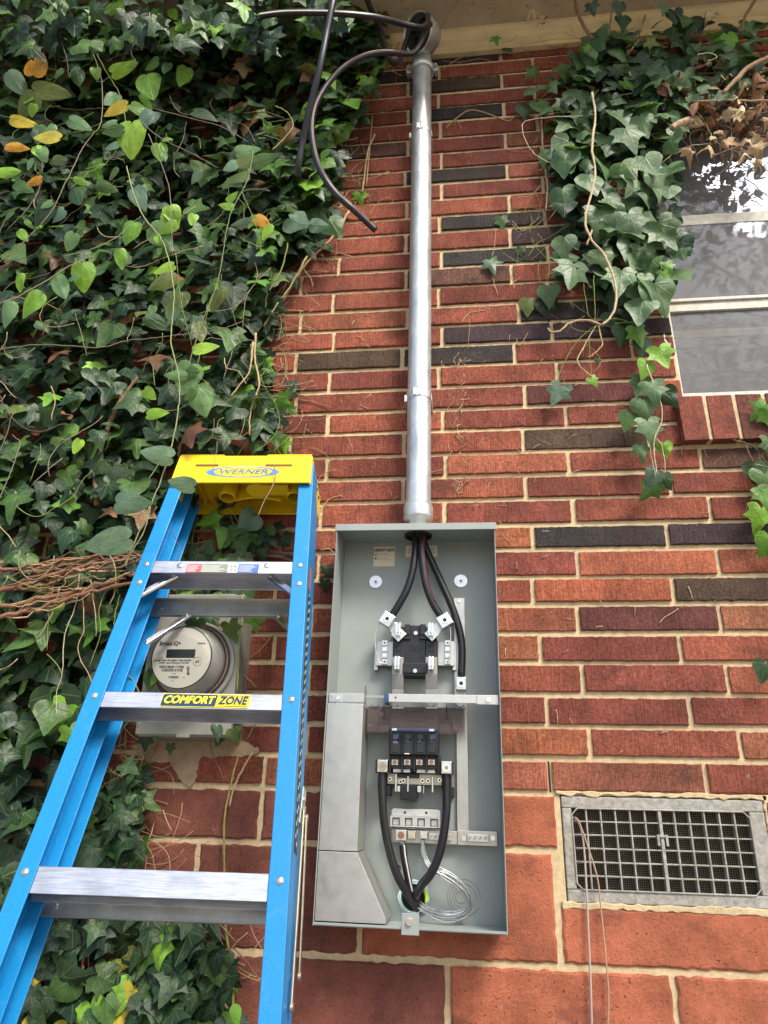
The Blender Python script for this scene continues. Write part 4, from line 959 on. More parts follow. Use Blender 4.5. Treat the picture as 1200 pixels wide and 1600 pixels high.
# vent wires
for nm, lab, P, Y, r, mt in (('thin_wire', 'thicker pale pink grey wire hanging from the top left of the vent', [(896, 1279), (903, 1284), (909, 1300), (913, 1330), (917, 1400), (920, 1470), (923, 1540), (925, 1620), (926, 1720)], [.0, .012, .014, .015, .016, .018, .02, .02, .02], 0.0021, 'pinkwire'),
                             ('thin_wire', 'thinner tan wire hanging from the vent and bowing to the right', [(894, 1277), (902, 1280), (910, 1298), (921, 1330), (934, 1375), (940, 1430), (947, 1500), (951, 1560), (949, 1620), (945, 1720)], [.0, .014, .016, .02, .02, .02, .02, .02, .02, .02], 0.0016, 'tanwire')):
    mb = MB(); mb.tube(smoothpath(A(P, Y), 8), r, 8); tag(mb.build(nm, M[mt]), lab, 'wire', 'wires hanging from the vent')

# ------------------------------------------------------------------ old electric meter behind the ladder
def old_meter():
    root = thing('electric_meter', 'round glass electric meter on a pale grey box, behind the blue ladder', 'electric meter')
    x0, x1, z0, z1 = -0.712, -0.502, 1.644, 1.965; D = 0.095
    mb = MB(); mb.box((x0, -D, z0), (x1, -0.004, z1)); mb.build('socket_box', M['boxgrey'], root, 0.004, 3)
    mb = MB(); mb.box((x0 - .002, -D - 0.004, z0 + 0.004), (x1 + .002, -D - 0.0005, z1 - 0.004)); mb.build('socket_cover', M['boxgrey'], root, 0.002, 2)
    mb = MB(); mb.box((-0.62, -D - 0.006, z0 - 0.002), (-0.59, -D - 0.003, z0 + 0.008)); mb.build('latch', M['boxgrey'], root, 0.001)
    c = Vector((-0.600, 0, 1.800)); f = D + 0.004
    mb = MB(); mb.lathe([(0.095, 0.0), (0.095, 0.010), (0.088, 0.014), (0.086, 0.0)], (c.x, -f, c.z), (0, -1, 0), 48); mb.build('clamp_ring', M['boxgrey'], root)
    mb = MB(); mb.lathe([(0.0845, 0.0), (0.0845, 0.004)], (c.x, -f - 0.016, c.z), (0, -1, 0), 48); mb.lathe([(0.084, 0), (0.084, 0.002), (0.0815, 0.002)], (c.x, -f - .02, c.z), (0, -1, 0), 48); mb.build('seal_ring', simple('brown_seal', (0.22, 0.12, 0.10), 0.5), root)
    mb = MB(); mb.lathe([(0.0, 0.0), (0.080, 0.0), (0.076, 0.04), (0.0665, 0.075)], (c.x, -f, c.z), (0, -1, 0), 48); mb.build('meter_body', simple('grey_meter_body', (0.46, 0.45, 0.42), 0.55), root)
    yF = -f - 0.076
    mb = MB(); mb.cyl((c.x, yF + 0.001, c.z), (c.x, yF - 0.001, c.z), 0.0655, n=48); mb.build('face_plate', M['meterface'], root)
    mb = MB(); mb.lathe([(0.0657, -0.002), (0.0672, 0.0), (0.0672, 0.002), (0.0655, 0.0025)], (c.x, yF, c.z), (0, -1, 0), 48); mb.build('face_rim', M['black'], root)
    mb = MB(); mb.lathe([(0.083, 0.0), (0.074, 0.080), (0.072, 0.086), (0.067, 0.088), (0.0, 0.0885)], (c.x, -f - 0.004, c.z), (0, -1, 0), 48); mb.build('glass_cover', M['clear'], root)
    y = yF - 0.0013
    def q(px, py): p = at(px, py, -y); return p.x, p.z
    mb = MB(); a = q(261, 1014.5); b = q(304, 1028); mb.box((a[0], y, b[1]), (b[0], y + 0.0008, a[1])); mb.build('display', M['lcd'], root)
    mb = MB(); ux, uz = (1, 0, 0), (0, 0, 1)
    def tx(s, size, px, py, w=None, bold=0.0, al='CENTER'):
        x, z = q(px, py); text(mb, s, size, (x, y - 0.0003, z), ux, uz, 0, bold + 0.0002, al, w)
    wpx = lambda n: n / 700
    tx('Stratus IQ+', 0.013, 266, 1005.5, wpx(33), 0.0003)
    tx('Aclara', 0.005, 315, 1005, wpx(12), 0.0001)
    tx('CL200 240V 3W 60Hz TYPE METER', 0.0048, 270, 1032, wpx(58), 0.0001)
    tx('FM2S  WATTHOUR METER', 0.0042, 272, 1036, wpx(46))
    tx('63', 0.009, 308.5, 1033.5)
    tx('1NDC12 000-KF 17137562', 0.0065, 268, 1042, wpx(38), 0.0001)
    for i in range(26):
        x, z = q(252 + i * 1.3, 1047); w_ = RW.choice([0.0004, 0.0008, 0.0011]); mb.box((x, y - .0003, z - 0.003), (x + w_, y, z + 0.003))
        if i < 14: x, z = q(263 + i * 1.15, 1058); mb.box((x, y - .0003, z - 0.0025), (x + w_, y, z + 0.0025))
    for i in range(8):
        x, z = q(294, 1042.5 + i * 1.7); mb.box((x - 0.003, y - .0003, z), (x + 0.003, y, z + RW.choice([0.0008, 0.0015])))
    for px, py, n in ((272, 1053, 4), (269, 1064, 2), (287, 1059, 3)):
        x, z = q(px, py); mb.box((x - .001 * n, y - .0003, z), (x + 0.001 * n, y, z + 0.001))
    x, z = q(308.5, 1033.5); mb.tube([(x + .0095 * math.cos(a * .35), y - .0002, z + .0095 * math.sin(a * .35)) for a in range(19)], 0.0003, 4)
    x, z = q(252, 1028); mb.box((x - .008, y - .0003, z - .0003), (x, y, z + .0003)); mb.tube([(x + .002 * math.cos(a * .5) + .002, y - .0002, z + .002 * math.sin(a * .5)) for a in range(14)], 0.0003, 4)
    for i in range(9):
        for j in range(3):
            x, z = q(264.5 + i * 4.6, 1018 + j * 3.6)
    mb.build('face_print', M['ink'], root)
old_meter()

# ------------------------------------------------------------------ step ladder, folded and leaning
LO = Vector((-0.508, -0.246, 1.985)); lean, yaw, roll = -0.293, 0.05, 0.004
LR = Matrix.Rotation(yaw, 4, 'Z') @ Matrix.Rotation(roll, 4, 'Y') @ Matrix.Rotation(lean, 4, 'X')
LM = Matrix.Translation(LO) @ LR; LI = LM.inverted()
def ll(px, py, n=0.0):
    """point of the ladder's own frame at depth n behind its front face"""
    d = CR * ((px - 600) / FPX) - CU * ((py - 800) / FPX) + CF
    nv = LR.to_3x3() @ Vector((0, 1, 0)); t = ((LO + nv * n - CAM).dot(nv)) / d.dot(nv)
    return LI @ (CAM + d * t)
ladder = thing('step_ladder', 'blue fibreglass step ladder with yellow top cap and silver steps leaning folded on the wall', 'ladder')
def lmb(): return MB(LM.copy())
LEN = -2.03
def xo(t): return 0.1845 - 0.0625 * t
def rail(side, n0, n1, fl_front, fl_back, t0, t1, th=0.0035, inset=0.0):
    mb = lmb()
    prof = []
    s = side
    # C profile opening inwards: web outside
    pts = [(0, n0), (0, n1), (-fl_back, n1), (-fl_back, n1 - th), (-th, n1 - th), (-th, n0 + th), (-fl_front, n0 + th), (-fl_front, n0)]
    if fl_front < th * 1.5: pts = [(0, n0), (0, n1), (-fl_back, n1), (-fl_back, n1 - th), (-th, n1 - th), (-th, n0)]
    P = [Vector((s * x, n, 0)) for x, n in pts]
    if s > 0: P = P[::-1]
    mb.extr(P, (s * (xo(t0) - inset), 0, t0), (s * (xo(t1) - inset), 0, t1))
    return mb
for s in (-1, 1):
    mb = rail(s, 0.0, 0.072, 0.033, 0.030, 0.30, LEN)
    # moulded rib along the web
    mb.extr([Vector((s * -0.0035, 0.030, 0)), Vector((s * -0.0065, 0.031, 0)), Vector((s * -0.0065, 0.038, 0)), Vector((s * -0.0035, 0.039, 0))][::(-1 if s > 0 else 1)], (s * xo(0.3), 0, 0.3), (s * xo(LEN), 0, LEN))
    fr = mb.build('front_rail', M['blue'], ladder, 0.0012, 2)
    mb = rail(s, 0.080, 0.118, 0.0, 0.030, 0.27, LEN + 0.06, inset=0.003)
    rr = mb.build('rear_rail', M['blue'], ladder, 0.0012, 2)
    mb = lmb(); mb.box((s * (xo(LEN) - 0.045), -0.004, LEN - 0.02), (s * (xo(LEN) + 0.004), 0.075, LEN + 0.05)); mb.build('rubber_foot', M['black'], fr, 0.003)
    mb = lmb(); mb.box((s * (xo(LEN) - 0.045), 0.079, LEN + 0.03), (s * (xo(LEN) + 0.002), 0.121, LEN + 0.09)); mb.build('rubber_foot', M['black'], rr, 0.003)
# steps
nst = 6
for i in range(nst):
    t = -0.3048 * i; xi = xo(t) - 0.0335
    mb = lmb(); n0 = 0.0015; th = 0.0022
    lip = 0.031 if i != 2 else 0.040
    top = 0.009
    dn = 0.004                                        # the treads slope a little in the closed rails
    xb = lambda tt: xo(tt) - 0.0335
    mb.prism([(-xb(top), top + t), (xb(top), top + t), (xb(top - lip) + 0.0, top - lip + t), (-xb(top - lip), top - lip + t)], n0, n0 + th) if False else None
    def fx(tt): return xo(tt) - 0.0335
    mb.prism([(-fx(t + top), t + top), (fx(t + top), t + top), (fx(t + top - lip), t + top - lip), (-fx(t + top - lip), t + top - lip)], n0, n0 + th)
    mb.prism([(-fx(t + top), t + top - 0.002), (fx(t + top), t + top - 0.002), (fx(t), t + top), (-fx(t), t + top)], n0, 0.066)
    mb.box((-xo(t) + 0.004, n0 + th, t + top - 0.0025), (xo(t) - 0.004, 0.066, t + top - 0.0005))
    mb.box((-xo(t) + 0.004, 0.064, t + top - lip), (xo(t) - 0.004, 0.066, t + top - 0.002))
    for q in range(0): mb.box((-fx(t + top), n0 - 0.0006, t + top - 0.006 - q * 0.006 * lip / .031), (fx(t + top), n0, t + top - 0.0065 - q * 0.006 * lip / .031))
    st = mb.build('step', M['alu'], ladder, 0.0006, 1)
    for s in (-1, 1):
        mb = lmb(); mb.lathe([(0.0, 0.003), (0.004, 0.0027), (0.0062, 0.001), (0.0066, 0.0)], (s * (0.167 + 0.0205 * i), 0, t - 0.001), (0, -1, 0), 16); mb.build('rivet', M['lug'], st)
    if i == 0:
        for s in (-1, 1):
            mb = lmb(); mb.lathe([(0.0, 0.003), (0.004, 0.0027), (0.0062, 0.001), (0.0066, 0.0)], (s * 0.1705, 0, -0.048), (0, -1, 0), 16); mb.build('rivet', M['lug'], st)
            mb = lmb(); p = ll(281 if s < 0 else 417, 883); mb.lathe([(0.0, 0.0025), (0.0045, 0.0022), (0.0068, 0.001), (0.0072, 0.0)], (p.x, n0, p.z), (0, -1, 0), 16); mb.build('rivet', M['lug'], st)
# rear cross braces
for t, h in ((-0.022, 0.044), (-0.3048 * 2 - 0.012, 0.034), (-0.3048 * 3.5, 0.04), (-0.3048 * 5.2, 0.04)):
    mb = lmb(); mb.box((-xo(t) + 0.008, 0.108, t - h), (xo(t) - 0.008, 0.110, t)); mb.box((-xo(t) + 0.008, 0.100, t - 0.002), (xo(t) - 0.008, 0.108, t)); mb.box((-xo(t) + 0.008, 0.100, t - h), (xo(t) - 0.008, 0.108, t - h + 0.002))
    rb = mb.build('rear_brace', M['alu2'], ladder, 0.0006, 1)
    for s in (-1, 1):
        mb = lmb(); mb.cyl((s * (xo(t) - 0.03), 0.108, t - h / 2), (s * (xo(t) - 0.03), 0.105, t - h / 2), 0.005, n=14); mb.cyl((s * (xo(t) - 0.072), 0.1075, t - h * .25), (s * (xo(t) - 0.072), 0.1082, t - h * .25), 0.003, n=12); mb.build('rivet', M['alu2'], rb)
# diagonal braces
def strut(p0, p1, n, w, name='diagonal_brace'):
    a = ll(*p0, n[0]); b = ll(*p1, n[1]); d = (b - a).normalized(); nn_ = Vector((0, 1, 0)); sd = d.cross(nn_).normalized()
    mb = lmb()
    P = [sd * -w, sd * -w * .6 + Vector((0, -0.005, 0)), sd * w * .6 + Vector((0, -0.005, 0)), sd * w, sd * w * .5 + Vector((0, 0.002, 0)), sd * -w * .5 + Vector((0, 0.002, 0))]
    mb.extr(P, a - d * 0.006, b + d * 0.006); o = mb.build(name, M['chrome'], ladder, 0.0008)
    mb = lmb(); mb.lathe([(0.0, 0.003), (0.004, 0.002), (0.0045, 0.0)], (a.x, a.y - .005, a.z), (0, -1, 0), 12); mb.lathe([(0.0, 0.003), (0.004, 0.002), (0.0045, 0.0)], (b.x, b.y - .005, b.z), (0, -1, 0), 12); mb.build('rivet', M['lug'], o)
strut((272, 901), (222, 928), (0.03, 0.012), 0.0085); strut((424, 902), (456, 925), (0.03, 0.012), 0.0085)
strut((293, 963), (231, 1003), (0.095, 0.06), 0.0085); strut((436, 965), (455, 985), (0.095, 0.06), 0.0085)
# top cap
def cap():
    T0, T1 = 0.226, 0.314; w0 = 0.1665; DP = 0.150; th = 0.005
    mb = lmb(); mb.prism([(-w0, T0), (w0, T0), (w0 - 0.004, T1), (-w0 + 0.004, T1)], -0.012, -0.012 + th)
    for s in (-1, 1):
        mb.add([(s * w0, -0.012 + th, T0), (s * (w0 - .004), -0.012 + th, T1), (s * (w0 - 0.004), DP, T1), (s * w0, DP, T0 + 0.018), (s * (w0 - th), -0.012 + th, T0), (s * (w0 - .004 - th), -0.012 + th, T1), (s * (w0 - 0.004 - th), DP, T1), (s * (w0 - th), DP, T0 + 0.018)],
               [(0, 1, 2, 3), (7, 6, 5, 4), (0, 3, 7, 4), (0, 4, 5, 1), (3, 2, 6, 7)])
    mb.box((-w0 + 0.004, -0.012 + th, T1 - th), (w0 - 0.004, DP, T1 - 0.0003))
    mb.box((-w0 + 0.009, DP - th, T0 + 0.035), (w0 - 0.009, DP - 0.0003, T1 - th))
    tc = mb.build('top_cap', M['yellow'], ladder, 0.003, 3)
    # raised ridge on top front edge
    mb = lmb()
    for a, b in ((-w0 + 0.006, -0.068), (0.052, w0 - 0.006)): pass
    mb.box((-0.07, -0.006, T1), (0.055, 0.03, T1 + 0.0)) if False else None
    for s in (-1, 1): mb.box((s * 0.052, -0.0118, T1 - 0.0002), (s * (w0 - 0.006), 0.05, T1 + 0.004))
    mb.build('cap_ridge', M['yellow'], tc, 0.002, 2)
    mb = lmb()
    for x0, x1 in ((306, 341), (415, 456)):
        a = ll(x0, 725.5, -0.012); b = ll(x1, 729, -0.012); mb.box((a.x, -0.0123, b.z), (b.x, -0.0118, a.z))
    mb.build('cap_slot', simple('slot_shade_yellow', (0.14, 0.07, 0.004), 0.6), tc)  # slots are flat patches, their inner shade painted in darker yellow
    # moulded underside: cups, tray and ribs
    mb = lmb()
    for px in (357, 462):
        p = ll(px, 765, 0.05); mb.lathe([(0.017, 0.0), (0.0195, 0.0), (0.0215, 0.07), (0.0, 0.07)], (p.x, 0.055, T0 + 0.010), (0, 0, 1), 28)
    p0, p1 = ll(368, 772, 0.07), ll(440, 772, 0.07)
    pts = []
    for i in range(13):
        f = i / 12; pts.append((p0.x + (p1.x - p0.x) * f, 0.07 - 0.012 * math.sin(f * math.pi)))
    for a, b in zip(pts, pts[1:]):
        mb.add([(a[0], a[1], T0 + 0.014), (b[0], b[1], T0 + 0.014), (b[0], b[1], T1 - 0.006), (a[0], a[1], T1 - 0.006), (a[0], a[1] + .004, T0 + 0.014), (b[0], b[1] + .004, T0 + 0.014), (b[0], b[1] + .004, T1 - 0.006), (a[0], a[1] + .004, T1 - 0.006)], [(0, 1, 2, 3), (7, 6, 5, 4), (0, 4, 5, 1)])
    for x in (-0.13, -0.02, 0.03): mb.box((x, 0.0, T1 - 0.03), (x + 0.003, DP - 0.01, T1 - 0.005))
    mb.build('cap_underside', M['yellow'], tc, 0.001, 2)
    mb = lmb(); e = ll(398, 758, 0.0); E_ = [(e.x + 0.028 * math.cos(a), 0.032 + 0.024 * math.sin(a)) for a in [2 * math.pi * i / 28 for i in range(28)]]
    n = len(E_); vs = [(x, y, T0 + 0.012) for x, y in E_] + [(x * 1.0, y, T0 + 0.020) for x, y in E_]
    mb.add(vs, [tuple(range(n))[::-1], tuple(range(n, 2 * n))] + [(i, (i + 1) % n, (i + 1) % n + n, i + n) for i in range(n)])
    mb.box((e.x + 0.015, 0.014, T0 + 0.013), (e.x + 0.075, 0.05, T0 + 0.0195)); mb.build('cap_tray', M['yellow'], tc, 0.0015, 2)
    mb = lmb()
    for q in range(4): mb.cyl((w0 - 0.0015, 0.02 + q * 0.03, T0 + 0.06), (w0 + 0.0006, 0.02 + q * 0.03, T0 + 0.06), 0.004, n=12)
    mb.build('cap_hole', simple('hole_shade_yellow', (0.10, 0.05, 0.004), 0.6), tc)  # flat discs, darker yellow paints the shade inside the holes
    # oval logo
    c = ll(379.5, 737.5, -0.012); a_ = ll(322, 737.5, -0.012); b_ = ll(436.5, 737.5, -0.012); rx = (b_.x - a_.x) / 2; rz = rx * 0.205
    cx = (a_.x + b_.x) / 2; cz = ll(379, 737.5, -0.012).z
    def ell(mb, rx, rz, dy, dx=0):
        mb.add([(cx + dx + rx * math.cos(t), -0.0122 - dy, cz + rz * math.sin(t)) for t in [2 * math.pi * i / 48 for i in range(48)]], [tuple(range(48))])
    mb = lmb(); ell(mb, rx, rz, 0.0002); lo = mb.build('logo_oval', M['logoblue'], tc)
    mb = lmb(); ell(mb, rx * 0.79, rz * 0.84, 0.0005, 0.001); li = mb.build('logo_inner', M['yellow'], lo)
    mb = lmb(); text(mb, 'WERNER', 0.0205, (cx + 0.001, -0.0132, cz), (1, 0, 0), (0, 0, 1), 0.2, 0.0006, 'CENTER', rx * 1.30); mb.build('logo_letters', M['navy'], lo)
    mb = lmb(); text(mb, 'WERNER', 0.0205, (cx + 0.001, -0.0135, cz), (1, 0, 0), (0, 0, 1), 0.2, -0.0003, 'CENTER', rx * 1.27); mb.build('logo_letters', M['logoblue'], lo)
cap()
def ladder_labels():
    # comfort zone sticker
    a = ll(251, 1095, 0); b = ll(391, 1095, 0); zt = ll(320, 1084.5, 0).z; zb = ll(320, 1105, 0).z; n = 0.0005
    def rrect(mb, x0, x1, z0, z1, y, sh=0.002, r=0.002):
        P = [(x0 + r, z0), (x1 - r, z0), (x1, z0 + r), (x1 + sh, z1 - r), (x1 + sh - r, z1), (x0 + sh + r, z1), (x0 + sh, z1 - r), (x0, z0 + r)]
        mb.prism(P, y - 0.0003, y)
    mb = lmb(); rrect(mb, a.x, b.x - .002, zb, zt, 0.0003); st = mb.build('sticker', M['yprint'], ladder); st['label'] = 'COMFORT ZONE sticker on the second step'
    xm = a.x + (b.x - a.x) * 0.625; m_ = 0.0012
    mb = lmb(); rrect(mb, a.x + m_, xm - 0.001, zb + m_, zt - m_, -0.0001)
    mb.box((xm + 0.001, -0.0006, zb + 0.0022), (b.x - 0.005, -0.0002, zb + 0.0032)); mb.box((xm + 0.003, -0.0006, zt - 0.0032), (b.x - 0.004, -0.0002, zt - 0.0022))
    h = zt - zb
    text(mb, 'ZONE', h * 0.80, ((xm + b.x) / 2 - 0.001, -0.0009, (zt + zb) / 2), (1, 0, 0), (0, 0, 1), 0.2, 0.0011, 'CENTER', (b.x - xm) * 0.86)
    mb.build('sticker_print', M['navy'], st)
    mb = lmb(); text(mb, 'COMFORT', h * 0.80, ((a.x + xm) / 2, -0.0009, (zt + zb) / 2), (1, 0, 0), (0, 0, 1), 0.2, 0.0012, 'CENTER', (xm - a.x) * 0.90); mb.build('sticker_print', M['yprint'], st)
    # warning strip on the first step
    segs = [(291.5, 314, 'lred'), (314, 356, 'lgreen'), (356, 372, 'lwhite'), (372, 404, 'lblue')]
    for x0, x1, mt in segs:
        p = ll(x0, 888, 0); q = ll(x1, 888, 0); zt = ll(348, 881.5, 0).z; zb = ll(348, 894.5, 0).z
        mb = lmb(); mb.box((p.x, -0.0002, zb), (q.x, 0.0006, zt)); w = mb.build('warning_label', M[mt], ladder)
        mb = lmb()
        if mt != 'lwhite':
            z = zt - 0.003
            while z > zb + 0.002:
                mb.box((p.x + 0.002, -0.0004, z - 0.0009), (p.x + (q.x - p.x) * RW.uniform(.6, .95), -0.00025, z)); z -= 0.0027
        else:
            for u_, v_ in ((0.2, 0.6), (0.55, 0.65), (0.3, 0.25), (0.7, 0.2)): mb.box((p.x + (q.x - p.x) * u_, -0.0004, zb + (zt - zb) * v_), (p.x + (q.x - p.x) * (u_ + .18), -0.00025, zb + (zt - zb) * (v_ + .15)))
        mb.build('warning_print', M['lwhite'] if mt != 'lwhite' else M['ink'], w)
    # diamond patterned strip and red tag on the outer side of the right rail
    mb = lmb(); t = -0.03
    base = lmb()
    def sidebox(mb, n0, n1, t0, t1, o):
        x0_, x1_ = xo(t0) + o, xo(t1) + o
        mb.add([(x0_, n0, t0), (x0_, n1, t0), (x1_, n1, t1), (x1_, n0, t1)], [(0, 1, 2, 3)])
    sidebox(base, 0.026, 0.058, -0.045, -0.56, 0.0004)
    bs = base.build('side_label', M['ink'], ladder); tt = -0.05; k_ = 0
    while tt > -0.55:
        sidebox(mb, 0.032 + 0.012 * (k_ % 2), 0.040 + 0.012 * (k_ % 2), tt, tt - 0.007, 0.0007); tt -= 0.010; k_ += 1
    mb.build('side_print', M['paper'], bs)
    mb = lmb(); sidebox(mb, 0.024, 0.05, 0.02, -0.04, 0.0006); mb.build('side_tag', M['orange'], ladder)
ladder_labels()
def spreader():
    def s(px, py, n=0.076, dx=0.0):
        p = ll(px, py, n); return Vector((xo(p.z) + 0.002 + dx, n, p.z))
    z0 = ll(478, 1255, 0.076).z; z1 = ll(452, 1575, 0.06).z; z2 = ll(466, 1525, 0.09).z
    o = MB(LM.copy())
    x = xo(z0)
    o.box((x + 0.001, 0.070, z0 - 0.035), (x + 0.0035, 0.104, z0 + 0.028)); hp = o.build('spreader_hinge', simple('grey_painted_steel', (0.42, 0.45, 0.40), 0.4, 0.3), ladder, 0.002, 2)
    mb = lmb()
    for n, zz in ((0.082, z0 + 0.008), (0.092, z0 - 0.012)): mb.cyl((x + 0.003, n, zz), (x + 0.0065, n, zz), 0.005, n=14)
    mb.build('rivet', M['lug'], hp)
    def bar(n0, za, n1, zb, dx, w, mt='yzinc'):
        mb = lmb(); a = Vector((xo(za) + dx, n0, za)); b = Vector((xo(zb) + dx, n1, zb))
        mb.extr([Vector((0, -w, 0)), Vector((0.0022, -w, 0)), Vector((0.0022, w, 0)), Vector((0, w, 0))], a, b)
        mb.cyl(b + Vector((-.001, 0, 0)), b + Vector((0.0035, 0, 0)), w * 1.1, n=14); mb.cyl(a + Vector((-.001, 0, 0)), a + Vector((0.0035, 0, 0)), w * 1.1, n=14)
        mb.build('spreader_bar', M[mt], ladder, 0.0005)
    bar(0.080, z0 - 0.01, 0.054, z1, 0.005, 0.006); bar(0.094, z0 - 0.02, 0.098, z2, 0.008, 0.006)
spreader()

# ------------------------------------------------------------------ foliage
def leaf_template(kind):
    """outline points (x, y) with the petiole at 0,0 and the tip at 0,1; returns verts (x,y) and faces"""
    if kind == 0: h = [(0.06, -0.10), (0.20, -0.20), (0.36, -0.19), (0.50, -0.08), (0.40, 0.08), (0.42, 0.18), (0.60, 0.36), (0.40, 0.40), (0.24, 0.50), (0.16, 0.72), (0.07, 0.90)]
    elif kind == 1: h = [(0.07, -0.12), (0.24, -0.20), (0.42, -0.14), (0.52, 0.0), (0.54, 0.14), (0.52, 0.28), (0.42, 0.42), (0.30, 0.56), (0.20, 0.70), (0.11, 0.86)]
    elif kind == 2: h = [(0.05, -0.07), (0.20, -0.15), (0.40, -0.10), (0.36, 0.06), (0.42, 0.14), (0.70, 0.30), (0.44, 0.36), (0.22, 0.42), (0.18, 0.55), (0.14, 0.75), (0.06, 0.92)]
    elif kind == 3: h = [(0.06, -0.07), (0.20, -0.10), (0.34, -0.03), (0.42, 0.12), (0.42, 0.30), (0.38, 0.48), (0.29, 0.66), (0.18, 0.82), (0.08, 0.94)]      # smooth oval heart
    else: h = [(0.05, -0.04), (0.17, -0.03), (0.27, 0.08), (0.31, 0.26), (0.29, 0.46), (0.22, 0.66), (0.12, 0.84), (0.05, 0.95)]
    return h
TPL = {}
def make_tpl(kind, detail=2):
    key = (kind, detail)
    if key in TPL: return TPL[key]
    h = leaf_template(kind)
    out = [(0, 0)] + h + [(0, 1.0)] + [(-x, y) for x, y in h[::-1]]
    n = len(out); c = (0, 0.30)
    rings = [1.0] if detail == 1 else [1.0, 0.62]
    vs = []; fs = []
    for r in rings:
        for x, y in out: vs.append((c[0] + (x - c[0]) * r, c[1] + (y - c[1]) * r))
    vs.append(c); ci = len(vs) - 1
    for k in range(len(rings) - 1):
        for i in range(n): fs.append((k * n + i, k * n + (i + 1) % n, (k + 1) * n + (i + 1) % n, (k + 1) * n + i))
    b = (len(rings) - 1) * n
    for i in range(n): fs.append((b + i, b + (i + 1) % n, ci))
    TPL[key] = (np.array(vs), fs); return TPL[key]
class Leaves:
    def __init__(s): s.V = []; s.F = []; s.UV = []; s.C = []; s.n = 0
    def add(s, pos, nrm, tip, size, kind, col, rng, detail=2, curl=1.0, width=1.0):
        T, fs = make_tpl(kind, detail)
        x = T[:, 0] * width; y = T[:, 1]
        ph = rng.uniform(0, 6.28); a1 = rng.uniform(-0.1, 0.45) * curl; a2 = rng.uniform(-0.05, 0.55) * curl; a3 = rng.uniform(0.02, 0.08) * curl; tw = rng.uniform(-0.35, 0.35) * curl
        z = -a1 * np.abs(x) * 0.9 - a2 * (y - 0.25) ** 2 + a3 * np.sin(7 * x + ph + 5 * y) + tw * x * y
        n = Vector(nrm).normalized(); t = Vector(tip); t = (t - n * t.dot(n)).normalized(); r = t.cross(n)
        Rm = np.array([list(r), list(t), list(n)])
        P = np.stack([x, y, z], 1) * size @ Rm + np.array(list(pos))
        s.V.append(P); s.UV.append(np.stack([T[:, 0], T[:, 1]], 1)); s.C.append(np.tile(np.array([[*col, 1.0]]), (len(P), 1)))
        s.F.extend(tuple(i + s.n for i in f) for f in fs); s.n += len(P)
    def build(s, name, mat, parent):
        V = np.concatenate(s.V); me = bpy.data.meshes.new(name); me.from_pydata(V.tolist(), [], s.F); me.update(); me.materials.append(mat)
        me.polygons.foreach_set('use_smooth', [True] * len(me.polygons))
        a = me.color_attributes.new('col', 'FLOAT_COLOR', 'POINT'); a.data.foreach_set('color', np.concatenate(s.C).astype(np.float32).ravel())
        li = np.zeros(len(me.loops), dtype=np.int32); me.loops.foreach_get('vertex_index', li)
        me.uv_layers.new(name='UVMap').data.foreach_set('uv', np.concatenate(s.UV).astype(np.float32)[li].ravel())
        o = bpy.data.objects.new(name, me); COL.objects.link(o)
        if parent: o.parent = parent
        return o
def inpoly(x, y, P):
    c = False; n = len(P); j = n - 1
    for i in range(n):
        if (P[i][1] > y) != (P[j][1] > y) and x < (P[j][0] - P[i][0]) * (y - P[i][1]) / (P[j][1] - P[i][1]) + P[i][0]: c = not c
        j = i
    return c
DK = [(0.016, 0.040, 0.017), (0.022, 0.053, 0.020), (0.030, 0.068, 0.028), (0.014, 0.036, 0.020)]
MID = [(0.048, 0.105, 0.024), (0.040, 0.088, 0.030), (0.065, 0.135, 0.03)]
BR = [(0.13, 0.30, 0.03), (0.18, 0.36, 0.035), (0.10, 0.24, 0.03)]
OL = [(0.09, 0.13, 0.03), (0.12, 0.15, 0.035)]
YE = [(0.55, 0.42, 0.03), (0.48, 0.40, 0.05)]
OR = [(0.55, 0.26, 0.02)]
PALE = [(0.12, 0.20, 0.13), (0.15, 0.24, 0.15), (0.10, 0.17, 0.12)]
BROWN = [(0.20, 0.09, 0.045), (0.28, 0.15, 0.08), (0.14, 0.06, 0.035)]
TAN = [(0.42, 0.30, 0.17), (0.36, 0.24, 0.13), (0.5, 0.38, 0.24)]
def wander(rng, p, d, L, step=0.012, wob=0.35, y0=None):
    P = [Vector(p)]; a = math.atan2(d[1], d[0]); n = max(3, int(L / step)); da = 0
    for i in range(n):
        da = da * 0.8 + rng.gauss(0, wob * 0.5); a += da * 0.5
        q = P[-1] + Vector((math.cos(a) * step, rng.gauss(0, 0.002), math.sin(a) * step))
        q.y = min(q.y, -0.0065); P.append(q)
    return P
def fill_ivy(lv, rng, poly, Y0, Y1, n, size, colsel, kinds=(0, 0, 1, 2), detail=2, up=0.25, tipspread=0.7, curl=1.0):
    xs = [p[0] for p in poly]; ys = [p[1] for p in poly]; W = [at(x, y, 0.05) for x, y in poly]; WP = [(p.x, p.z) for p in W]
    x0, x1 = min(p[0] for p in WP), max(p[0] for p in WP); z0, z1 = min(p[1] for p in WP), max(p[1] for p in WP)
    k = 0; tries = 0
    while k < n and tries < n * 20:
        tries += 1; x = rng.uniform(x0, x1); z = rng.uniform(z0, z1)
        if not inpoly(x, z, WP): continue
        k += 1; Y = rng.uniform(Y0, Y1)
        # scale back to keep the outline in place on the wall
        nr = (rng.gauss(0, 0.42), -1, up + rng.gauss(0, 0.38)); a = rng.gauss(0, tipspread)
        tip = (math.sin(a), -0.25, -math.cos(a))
        lv.add((x, -Y, z), nr, tip, size * rng.uniform(0.62, 1.25), rng.choice(kinds), colsel(rng, x, z), rng, detail, curl)
